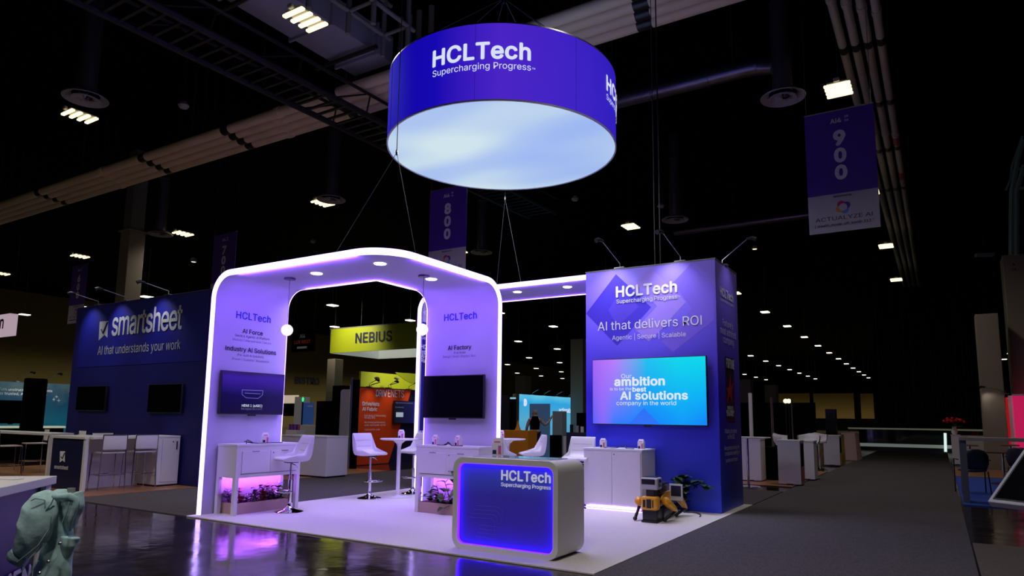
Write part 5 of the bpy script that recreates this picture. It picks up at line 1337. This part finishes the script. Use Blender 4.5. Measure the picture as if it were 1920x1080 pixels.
# far bistro lettering on the olive wall, lounge sign
bs = thing('wall_sign', 'dim dark capital letters on the olive far wall, left of the lime sign', 'sign', tuple(xp(575, 715, -65.9)))
text(bs, 'lettering', 'BISTRO', xp(553, 719, -65.9), xp(599, 721, -65.9), M['textnavy'], bold=.03)
l1_ = thing('hanging_box_sign', 'dim black sign with red letters high left of the lime sign', 'sign', tuple(yp(566, 658, 30)))
p, q = yp(548, 622, 30), yp(588, 658, 30); MB().box(p.x, q.x, 30, 30.1, q.z, p.z).build('sign_body', M['blackmatte'], l1_, world=True)
MB().tube([(p.x+.1, 30.05, p.z), (p.x+.1, 30.05, 11.6)], .01, 5).tube([(q.x-.1, 30.05, p.z), (q.x-.1, 30.05, 11.6)], .01, 5).build('hanging_wire', M['wire'], l1_, world=True)
text(l1_, 'lettering', 'LUX WEST', yp(552, 645, 29.98), yp(582, 643, 29.98), glow('dim red letters', (.05, .006, .002, 1), .8), bold=.03); text(l1_, 'lettering', 'Ai4', yp(562, 634, 29.98), yp(572, 633, 29.98), glow('dim white letters', (.03, .03, .03, 1), .8), bold=.02)
v = yp(557, 654, 29.98); v2 = yp(575, 649, 29.98); MB().box(v.x, v2.x, 29.97, 29.99, v.z, v2.z).build('white_label', glow('dim white label', (.05, .05, .045, 1), .8), l1_, world=True)

# light blue wall booth at centre right
X5 = -16.2
p, q = xp(973, 738, X5), xp(1094, 748, X5); hz = (p.z+q.z)/2
bw = thing('exhibit_wall', 'bright sky blue lit wall seen between archway and tower', 'exhibit wall', (X5, (p.y+q.y)/2, 0))
MB().box(X5-.15, X5, p.y, q.y, 0, hz).build('wall_body', ramp_em('sky blue lit print', 2, [(0, (.08, .35, .6, 1)), (.55, (.1, .45, .7, 1)), (.85, (.03, .42, .85, 1)), (1, (.15, .65, .9, 1))], .85, nscale=3, namp=.3), bw, world=True)
MB().box(X5-.15, X5+.02, p.y-.3, p.y, 0, hz).build('edge_post', M['greypaint'], bw, world=True)
text(bw, 'lettering', 'actionable', xp(1048, 773, X5+.02), xp(1074, 774, X5+.02), M['textglow'], bold=.02); text(bw, 'lettering', 'D', xp(982, 760, X5+.02), xp(988, 760, X5+.02), M['textglow'], bold=.08)
for k, px in enumerate((1000, 1022, 1045, 1068, 1088)):
    v = xp(px, 742, X5); arm_light('arm light %s along the top of the sky blue wall' % ['first', 'second', 'third', 'fourth', 'fifth'][k], X5-.05, v.y, .8, -.3, L=.5, up=.15, e=0, z=hz)
Yb = gp(1011, 856).y
o = pbox('banner_stand', 'grey blue roll-up banner behind the person in the black vest', 'banner', 993, 1031, 757, Yb, th=.03, m=mat('grey blue banner', (.04, .1, .2, 1), .6, em=(.05, .1, .2, 1), es=.4))
pbox('equipment_cabinet', 'pale grey tall cabinet before the sky blue wall', 'cabinet', 1036, 1054, 771, 25, th=.4, m=mat('pale grey blue casing', (.35, .45, .55, 1), .5))
pbox('counter', 'dark low counter right of the grey blue banner', 'counter', 1031, 1044, 816, 22, m=M['blackmatte'])
o = pbox('counter', 'dark counter with devices in front of the sky blue wall', 'counter', 1062, 1098, 811, 19, th=.5, m=mat('dark navy counter', (.02, .025, .07, 1), .5))
pbox('television', 'black monitor at the right end of the sky blue wall', 'television', 1081, 1099, 774, 19.2, pyb=810.6, th=.06, m=M['screen'])
for k, (px, lab) in enumerate(((1071, 'leaning black tablet on the dark counter'), (1082, 'small grey device on the dark counter'), (1091, 'white bottle on the dark counter'))):
    a = yp(px-2.2, 797+k*2, 19.1)
    pbox('tablet' if k == 0 else 'device' if k == 1 else 'bottle', lab, ['tablet', 'device', 'bottle'][k], px-2.5, px+2.5, 796+k*2, 19.1, pyb=810.6, th=.05, m=[M['black'], M['diff'], M['white']][k])
pbox('white_bag', 'white cone shaped bag on the floor by the dark counter', 'bag', 1056, 1061, 818, gp(1058, 862).y, th=.2, m=M['white'])
# orange counter
g = 19.5
oc = pbox('counter', 'orange counter behind the white stools, left of the person', 'counter', 936, 990, 807, g, th=.6, m=M['orange'])
o = MB().lathe([(0, 0), (.12, 0), (.1, .02), (.05, .15), (.02, .32), (0, .33)], 16).build('party_cone', M['orange'], smooth=True); v = yp(971, 806, g+.2); o.location = (v.x, g+.2, yp(971, 807, g).z+.001); tag(o, 'orange cone standing on the orange counter', 'cone')
# dark booth with pale drawing on the left
db = thing('exhibit_wall', 'dark navy panel left of the sky blue wall', 'exhibit wall', tuple(yp(945, 800, 22)))
p, q = yp(930, 741, 24), yp(954, 741, 24)
MB().box(p.x-.6, q.x, 24, 24.1, 0, p.z).build('wall_body', mat('near black navy', (.008, .008, .03, 1), .6), db, world=True)
pbox('black_drape', 'black gap panel between navy panel and sky blue wall', 'drape', 954, 966, 744, 25, th=.1, m=M['blackmatte'])
pbox('header_light', 'small lit cyan strip over the black gap panel', 'light', 953, 966, 745, 24.94, pyb=748, th=.059, m=glow('cyan strip', (.3, .7, .8, 1), .8))

# ---------------- person in the black vest
def skin_body(name, verts, edges, radii, m, parent, sub=2, root=0):
    me = bpy.data.meshes.new(name); me.from_pydata(verts, edges, []); o = bpy.data.objects.new(name, me); COL.objects.link(o); o.parent = parent
    sk = o.modifiers.new('skin', 'SKIN'); sk.use_smooth_shade = True
    for i, r in enumerate(radii):
        v = me.skin_vertices[0].data[i]; v.radius = r if isinstance(r, tuple) else (r, r); v.use_root = (i == root)
    ss = o.modifiers.new('sub', 'SUBSURF'); ss.levels = sub; ss.render_levels = sub
    me.materials.append(m); return o
gy = Yb-1.2; v = yp(1003, 800, gy)
per = thing('person', 'person in a black vest leaning forward by the banner, one arm raised', 'person', (v.x, gy, 0), deg(30))
# figure seen from behind, bent forward, right arm raised to the right (+x), left arm hanging; faces +y
vs = [(0, 0, .92), (0, .1, 1.08), (0, .2, 1.24), (0, .27, 1.36), (0, .32, 1.43), (.0, .36, 1.52), (0, .385, 1.6),
      (.19, .25, 1.33), (.36, .3, 1.14), (.52, .38, 1.3), (.56, .42, 1.38),
      (-.19, .25, 1.33), (-.28, .22, 1.08), (-.3, .34, .9), (-.3, .4, .83),
      (.1, -.02, .86), (.12, .06, .5), (.12, -.02, .1), (.12, .12, .05), (-.1, -.02, .86), (-.12, .06, .5), (-.12, -.02, .1), (-.12, .12, .05)]
es = [(0, 1), (1, 2), (2, 3), (3, 4), (4, 5), (5, 6), (3, 7), (7, 8), (8, 9), (9, 10), (3, 11), (11, 12), (12, 13), (13, 14), (0, 15), (15, 16), (16, 17), (17, 18), (0, 19), (19, 20), (20, 21), (21, 22)]
rd = [(.15, .12), (.14, .11), (.16, .12), (.15, .11), .055, .085, .07, .07, .048, .038, .03, .07, .048, .038, .03, .09, .06, .045, .035, .09, .06, .045, .035]
body = skin_body('body', vs, es, rd, M['skin'], per)
ap = skin_body('vest', [(0, .0, .9), (0, .1, 1.08), (0, .2, 1.24), (0, .26, 1.35), (.12, .26, 1.37), (-.12, .26, 1.37)], [(0, 1), (1, 2), (2, 3), (3, 4), (3, 5)], [(.18, .15), (.175, .145), (.2, .165), (.175, .15), .1, .1], M['blackmatte'], per)
for sx, pts in ((1, [vs[7], vs[8], (.5, .37, 1.27)]), (-1, [vs[11], vs[12], (-.3, .33, .92)])):
    skin_body('sleeve', list(pts), [(0, 1), (1, 2)], [.078, .058, .05], M['shirt'], per)
skin_body('trousers', [(0, 0, .93), (.1, -.02, .84), (.12, .06, .5), (.12, -.02, .12), (-.1, -.02, .84), (-.12, .06, .5), (-.12, -.02, .12)], [(0, 1), (1, 2), (2, 3), (0, 4), (4, 5), (5, 6)], [(.17, .14), .105, .08, .065, .105, .08, .065], M['textnavy'], per)
hr = MB().sph((0, .37, 1.585), .1, 18, (.9, 1.05, 1.05)); hr.build('hair', M['hair'], per, smooth='all')
MB().sph((-.05, .46, 1.55), .062, 12, (.9, .6, .8)).build('face_mask', M['redpipe'], per, smooth='all')
MB().tube([(-.07, .36, 1.58), (0, .3, 1.6), (.07, .36, 1.58)], .02, 8).build('headband', M['black'], per, smooth='all')
for bx_0, sgn in ((Vector(vs[10]), 1), (Vector(vs[14]), -1)):
    hv = [tuple(bx_0)]; he = []; hr_ = [.03]
    up = Vector((.05, .04, .08)).normalized() if sgn > 0 else Vector((0, .05, -.08)).normalized(); sd = Vector((1, -.3, 0)).normalized()
    pc_ = bx_0+up*.07; hv.append(tuple(pc_)); he.append((0, 1)); hr_.append((.036, .02))
    for k in range(4):
        f0 = pc_+sd*(.021*(k-1.5))+up*.02; L = (.062, .072, .068, .054)[k]
        i = len(hv); hv += [tuple(f0), tuple(f0+up*L*.5), tuple(f0+up*L+Vector((0, .01, 0)))]; he += [(1, i), (i, i+1), (i+1, i+2)]; hr_ += [.0095, .009, .008]
    i = len(hv); th = bx_0+up*.03+sd*-.03; hv += [tuple(th), tuple(th-sd*.025+up*.035)]; he += [(1, i), (i, i+1)]; hr_ += [.011, .009]
    skin_body('hand', hv, he, hr_, M['skin'], per, sub=1)

# ================================================================== RIGHT BACKGROUND
def counter(label, px0, px1, pyb, pyt, side=0, m='white', th=.5, open_side=None, z0=.02):
    g = gp((px0+px1)/2, pyb, z0); a = yp(px0, pyt, g.y); b = yp(px1, pyt, g.y)
    t = thing('exhibit_counter', label, 'counter', ((a.x+b.x)/2, g.y+th/2, z0)); h = (a.z+b.z)/2
    MB().box(a.x, b.x, g.y, g.y+th, z0+.02, h-.03, .004).build('counter_body', M[m], t, world=True)
    MB().box(a.x-.01, b.x+.01, g.y-.01, g.y+th+.01, h-.03, h, .004).build('countertop', M[m], t, world=True)
    MB().box((a.x+b.x)/2-.07, (a.x+b.x)/2+.07, g.y-.006, g.y+.05, z0, z0+.03).build('foot', M['black'], t, world=True)
    if open_side:
        MB().box(b.x-.01, b.x+.006, g.y+.06, g.y+th-.06, z0+.06, h-.08).build('side_opening', M['blackmatte'], t, world=True)
        MB().box(b.x, b.x+.01, g.y+.08, g.y+th-.08, z0+.06, z0+.4).build('stored_item', M[open_side], t, world=True)
    return t, a, b, h, g
counter('white counter immediately right of the violet tower', 1386, 1425, 902, 822)
counter('white counter with a red item in its open side, second right of the violet tower', 1457, 1499, 909.5, 825, open_side='redpipe')
counter('pale tall counter behind the one with the red item', 1496, 1525, 900, 826, th=.5)
counter('white counter in mid distance with an orange item inside', 1543, 1573, 873, 816, open_side='orange')
counter('low black crate between the first two white counters', 1428, 1458, 900, 838, m='blackmatte')
t = thing('draped_table', 'table with a pinkish floor length cloth at the end of the row', 'table', tuple(gp(1600, 864)))
g = gp(1600, 864); a, b = yp(1577, 812, g.y), yp(1602, 812, g.y)
MB().box(a.x, b.x, g.y, g.y+1.2, a.z-.04, a.z).build('tabletop', M['white'], t, world=True)
cl = MB(); n = 24; b_ = cl.bm; r1 = []; r2 = []
for k in range(n+1):
    y = g.y+1.2*k/n; r1.append(b_.verts.new((b.x+.01, y, a.z+.004))); r2.append(b_.verts.new((b.x+.08+.03*math.sin(k*1.9), y, .02)))
for k in range(n): b_.faces.new((r1[k], r1[k+1], r2[k+1], r2[k]))
b_.faces.new([b_.verts.new(p_) for p_ in ((a.x, g.y-.02, a.z+.006), (b.x+.01, g.y-.02, a.z+.006), (b.x+.01, g.y+1.2, a.z+.006), (a.x, g.y+1.2, a.z+.006))])
b_.faces.new([b_.verts.new(p_) for p_ in ((b.x-.35, g.y-.02, a.z), (b.x+.01, g.y-.02, a.z), (b.x+.06, g.y-.04, .02), (b.x-.33, g.y-.04, .02))])
cl.build('tablecloth', mat('pinkish cloth', (.55, .35, .33, 1), .8), t, world=True, recalc=False)
# tub chairs with white curved backs
def tub_chair(label, px, pyt, Y, rz, tilt=0):
    v = yp(px, pyt, Y); t = thing('tub_stool', label, 'stool', (v.x, Y, 0), rz); h = v.z
    b = MB(); n = 18; r1 = []; 
    for i, (z, rr) in enumerate(((h-.28, .2), (h-.2, .25), (h-.08, .27), (h, .26), (h, .235), (h-.09, .245), (h-.2, .22), (h-.26, .17))):
        r1.append([b.bm.verts.new((rr*math.cos(a), rr*math.sin(a), z-(.06*abs(math.cos(a)) if i in (3, 4) else 0))) for a in [PI*.02+PI*1.0*k/n-0.0 for k in range(n+1)]])
    for i in range(len(r1)-1):
        for k in range(n): b.bm.faces.new((r1[i][k], r1[i][k+1], r1[i+1][k+1], r1[i+1][k]))
    b.build('backrest', M['leather'], t, smooth='all')
    MB().lathe([(0, h-.3), (.2, h-.3), (.21, h-.26), (.19, h-.23), (0, h-.22)], 24).build('seat', M['leather'], t, smooth=True)
    MB().tube([(0, 0, .02), (0, 0, h-.3)], .03, 10).build('column', M['chrome'], t, smooth=True)
    MB().lathe([(0, .02), (.22, .02), (.2, .035), (.03, .06), (0, .06)], 24).build('base', M['chrome'], t, smooth=True)
tub_chair('white curved back stool behind the pale tall counter', 1516, 812, 18.2, deg(0))
tub_chair('white curved back stool at the far end of the counter row', 1535, 811, 22.0, deg(30))
tub_chair('white curved back stool tipped behind the first white counters', 1470, 812, 18.2, deg(80))
# bar table and chrome base stool right of tower
g = gp(1404, 914); t = thing('bar_table', 'white bar table with a chrome pole just right of the tower', 'table', (g.x, g.y, .02)); h = yp(1404, 819, g.y).z-.02
MB().box(-.45, .42, -.3, .3, h-.03, h, .01).build('tabletop', M['white'], t)
MB().tube([(0, 0, 0), (0, 0, h-.03)], .025, 12).build('column', M['chrome'], t, smooth=True); MB().lathe([(0, 0), (.25, 0), (.24, .01), (.03, .03), (0, .03)], 24).build('base', M['chrome'], t, smooth=True)
# white framed drape poles and black drapes
for i, (px, pyt, Y) in enumerate(((1406.5, 737, 19), (1446.5, 745, 22.5), (1484, 750, 26))):
    v = yp(px, pyt, Y); t = MB().tube([(0, 0, 0), (0, 0, v.z)], .05-.012*i, 8); o = t.build('drape_pole', M['white'] if i == 0 else M['steel'], smooth=True); o.location = (v.x, Y, 0)
    tag(o, '%s upright pole before the black drapes right of the tower' % ['first white', 'second pale', 'third thin'][i], 'pole')
pbox('black_drape', 'long black drape wall right of the violet tower', 'drape', 1388, 1528, 755, 29, th=.1, m=M['blackmatte'])
pbox('loudspeaker', 'dark tall speaker silhouette before the ochre wall', 'loudspeaker', 1547, 1566, 767, 36, th=.5, m=M['black'])
for k, px in enumerate((1473, 1479)):
    v = yp(px, 752, 28.85); t = MB().sph((0, 0, 0), .09, 12); o = t.build('spotlight', M['tube'], smooth=True); o.location = v; MB().tube([(v.x, v.y, .001), (v.x, v.y, v.z-.08)], .02, 6).build('lamp_stand', M['black'], o, world=True); tag(o, '%s of two small bright lamps above the black drapes' % ['left', 'right'][k], 'lamp')
# big hall curtain, rail barrier
v0, v1 = yp(1640, 640, 46), yp(1852, 640, 46)
cu = MB(); b = cu.bm; n = 140; r1 = []; r2 = []
for k in range(n+1):
    x = v0.x+(v1.x-v0.x)*k/n; y = 46+.12*math.sin(k*1.3)+.05*math.sin(k*3.1); r1.append(b.verts.new((x, y, 0))); r2.append(b.verts.new((x, y, 9.5)))
for k in range(n): b.faces.new((r1[k], r1[k+1], r2[k+1], r2[k]))
o = cu.build('hall_curtain', mat('brown black curtain', (.03, .02, .012, 1), .6, noise=.5, scale=1.5), smooth='all', recalc=False); recenter(o); tag(o, 'tall dark pleated curtain at the far end of the aisle', 'curtain')
Yr = 40
a, b2 = yp(1590, 802, Yr), yp(1858, 802, Yr); lo = yp(1700, 835, Yr)
t = thing('glass_barrier', 'long low glass barrier with pale rails across the far aisle', 'barrier', ((a.x+b2.x)/2, Yr, 0))
MB().box(a.x, b2.x, Yr, Yr+.08, a.z-.06, a.z+.02).build('top_rail', mat('olive rail', (.3, .3, .18, 1), .4, em=(.2, .2, .12, 1), es=.3), t, world=True)
MB().box(a.x+.5, b2.x, Yr-.1, Yr+.2, lo.z-.1, lo.z+.06).build('bottom_rail', mat('grey green rail', (.4, .44, .4, 1), .4, em=(.2, .23, .2, 1), es=.5), t, world=True)
MB().box(a.x+.5, b2.x, Yr, Yr+.1, 0, lo.z-.1).build('kerb', M['black'], t, world=True)
MB().box(a.x+.5, b2.x, Yr+.02, Yr+.04, lo.z+.06, a.z-.06).build('glass_pane', mat('dark green glass', (.01, .02, .018, 1), .05, coat=.5), t, world=True)
for px, lab in ((1772, 'left'), (1856, 'right')):
    v = yp(px, 832, Yr-.5); u = yp(px, 812, Yr-.5); t = MB().tube([(v.x, v.y, 0.02), (u.x, u.y, u.z)], .06, 8); tag(recenter(t.build('light_tube', glow('cool white tube', (.7, .9, .85, 1), 1.0), smooth=True)), '%s short upright light tube before the far barrier' % lab, 'light')
# right edge booths
g = gp(1805, 893)
for px0, px1, pyt, pyb, lab in ((1783, 1800, 815, 872, 'narrow pinkish counter under the red flowers'), (1800, 1844, 817, 868, 'pinkish white counter behind the black chair at right')):
    counter(lab, px0, px1, pyb, pyt)
def chair_r(label, px, pyb, rz):
    g = gp(px, pyb, .02); t = thing('armchair', label, 'chair', (g.x, g.y, .02), rz)
    dm = mat('dark navy plastic', (.02, .02, .04, 1), .4)
    MB().sph((0, 0, .45), .25, 20, (1, .95, .14)).build('seat', dm, t, smooth='all')
    bk = MB(); r = []
    for z, w_ in ((.47, .2), (.6, .24), (.75, .235), (.84, .17), (.87, .08)): r.append([bk.bm.verts.new((w_*s, -.22-.04*(1-s*s)-.1*(z-.47), z)) for s in (-1, -.5, 0, .5, 1)])
    for i in range(4):
        for k in range(4): bk.bm.faces.new((r[i][k], r[i][k+1], r[i+1][k+1], r[i+1][k]))
    o = bk.build('backrest', dm, t, smooth='all', recalc=False); s_ = o.modifiers.new('t', 'SOLIDIFY'); s_.thickness = .02
    for sx in (-1, 1):
        MB().tube([(sx*.26, .24, 0), (sx*.26, .22, .66), (sx*.27, -.2, .66)], .012, 8).build('arm_frame', M['black'], t, smooth=True)
        MB().tube([(sx*.24, -.26, 0), (sx*.22, -.2, .44)], .012, 8).build('leg', M['black'], t, smooth=True)
    return t
ch = chair_r('dark navy armchair on the blue carpet, left one', 1826, 925, deg(10))
g = gp(1912, 915, .02); dup(ch, (g.x+.1, g.y, .02), deg(-20), 'dark navy armchair cut by the right edge of the view')
g = gp(1884, 908, .02); t = thing('cafe_table', 'dark topped cafe table between the two navy armchairs', 'table', (g.x, g.y, .02))
MB().box(-.4, .4, -.35, .35, .70, .725, .01).build('tabletop', mat('dark brown top', (.05, .03, .02, 1), .3), t); MB().tube([(0, 0, 0), (0, 0, .7)], .025, 10).build('column', M['chrome'], t, smooth=True)
MB().lathe([(0, 0), (.26, 0), (.25, .015), (.03, .04), (0, .04)], 24).build('base', M['black'], t, smooth=True)
for px, pyt, lab in ((1821, 835, 'left'), (1898, 835, 'right')):
    g = gp(px, 886); h = yp(px, pyt, g.y).z; t = thing('bar_stool', 'brown topped round stool behind the navy chairs, %s one' % lab, 'stool', (g.x, g.y, .02))
    MB().lathe([(0, h-.04), (.22, h-.04), (.24, h-.02), (.2, h), (0, h)], 24).build('seat', mat('brown seat', (.16, .1, .07, 1), .5), t, smooth=True)
    MB().tube([(0, 0, 0), (0, 0, h-.04)], .035, 10).build('column', M['chrome'], t, smooth=True); MB().lathe([(0, 0), (.2, 0), (.19, .015), (0, .02)], 20).build('base', M['chrome'], t, smooth=True)
# grey rail in front
a, b2 = yp(1798, 819.5, 14.5), yp(1960, 822, 14.5)
t = thing('long_bar_table', 'long grey bar top on the blue carpet at the right', 'table', ((a.x+b2.x)/2, 14.5, .02))
MB().box(a.x, b2.x, 14.5, 14.95, a.z-.06, a.z, .005).build('tabletop', M['diff'], t, world=True)
MB().box(a.x, a.x+.1, 14.55, 14.9, .02, a.z-.06).build('end_leg', mat('blue grey leg', (.15, .17, .25, 1), .5), t, world=True)
# red and pink booth walls
Xr = 3.0
g = gp(1893, 882); a = yp(1877, 745, g.y); b2 = yp(1888, 745, g.y)
rb = thing('exhibit_wall', 'bright red narrow wall beside the pink wall at the right edge', 'exhibit wall', (a.x, g.y, 0))
MB().box(a.x, b2.x+.02, g.y, g.y+.1, 0, a.z).build('wall_body', mat('red lit print', (.75, .015, .02, 1), .55, em=(.6, .01, .02, 1), es=.35), rb, world=True)
MB().box(b2.x+.02, b2.x+.22, g.y-.1, g.y+.1, 0, a.z+.05).build('edge_post', M['paper'], rb, world=True)
blk(rb, 'lettering', [('D', (1877.5, 760), (1881, 760)), ('matters', (1878, 772), (1888, 772)), ('AI', (1879, 784), (1884, 784))], YP(g.y-.01), M['textwhite'], bold=.02)
a = yp(1898, 742, g.y-.15); b2 = yp(1985, 742, g.y-.15)
pk = thing('exhibit_wall', 'magenta pink wall at the right edge', 'exhibit wall', (b2.x, g.y, 0))
MB().box(a.x, b2.x, g.y-.15, g.y-.05, 0, a.z).build('wall_body', mat('pink lit print', (.75, .02, .14, 1), .55, em=(.7, .015, .12, 1), es=.55), pk, world=True)
MB().box(a.x, b2.x, g.y-.16, g.y-.04, a.z, a.z+.05).build('top_trim', M['white'], pk, world=True)
arm_light('arm light on the post between red and pink walls', yp(1886, 745, g.y).x, g.y-.05, -.9, -.3, L=.6, up=.12, e=9, z=a.z+.05, tgt=(a.x, g.y, 1.4), col=(1, .9, .85))
# flowers
v = yp(1790, 815, gp(1791, 872).y+.2)
fl = thing('flower_vase', 'red flowers in a pale vase on the narrow pinkish counter', 'flowers', tuple(v)); k_ = random.Random(2)
MB().lathe([(0, 0), (.07, 0), (.1, .1), (.06, .24), (.08, .28), (0, .26)], 16).build('vase', M['paper'], fl, smooth=True)
f1, f2 = MB(), MB()
for i in range(40):
    a = k_.uniform(0, 6.28); r = k_.uniform(.05, .3); z = .3+k_.uniform(0, .25); d = Vector((math.cos(a)*r, math.sin(a)*r, z-.26)); (f1 if i % 2 else f2); 
    if z > .42: f1.sph((d.x, d.y, z), .05, 8)
    else: leaf(f2, Vector((d.x*.3, d.y*.3, .26)), d, .22, .05, .2)
f1.build('blossoms', M['redwall'], fl, smooth='all'); f2.build('foliage', LEAFM[0], fl, smooth='all', recalc=False)
# tilted floodlight near the right
v = gp(1846, 478, 7.6); t = MB().box(-.3, .3, -.1, .1, -.06, .06, .02); o = t.build('projector_light', M['diff']); o.location = v; MB().tube([(v.x, v.y, v.z+.05), (v.x, v.y, 11.59)], .012, 5).build('hanger', M['darkmetal'], o, world=True).rotation_euler = (0, 0, 0); o.rotation_euler = (0, 0, .3); tag(o, 'grey tilted box light high at the right, off', 'light fixture')
# tilted touch screen at the right edge
pA = gp(1851, 940, .86); ka = Vector((.77, -.64, 0)).normalized(); kh = Vector((.64, .77, 0)).normalized(); ti = deg(42)
kb = kh*math.cos(ti)+Vector((0, 0, math.sin(ti))); kn = ka.cross(kb)
ks = thing('touchscreen_kiosk', 'large tilted touch screen with a silver frame at the right edge', 'screen', (pA.x+.4, pA.y, .012))
tl = Matrix.Translation(pA) @ Matrix((ka, kb, kn)).transposed().to_4x4()
MB().box(0, 1.1, 0, .66, -.05, 0, .006, mtx=tl).build('frame', mat('silver frame', (.42, .43, .5, 1), .35), ks, world=True)
MB().box(.04, 1.06, .04, .62, .002, .006, mtx=tl).build('screen', M['screen'], ks, world=True)
MB().box(.026, 1.074, .026, .634, -.001, .003, mtx=tl).build('bezel', M['black'], ks, world=True)
pc2 = pA+ka*.55+kb*.33-kn*.05
MB().tube([(pc2.x, pc2.y, .012), (pc2.x, pc2.y, pc2.z)], .06, 16).lathe([(0, 0), (.3, 0), (.28, .02), (.06, .05), (0, .05)], 28, (pc2.x, pc2.y, .012)).build('pedestal', M['black'], ks, smooth=True, world=True)
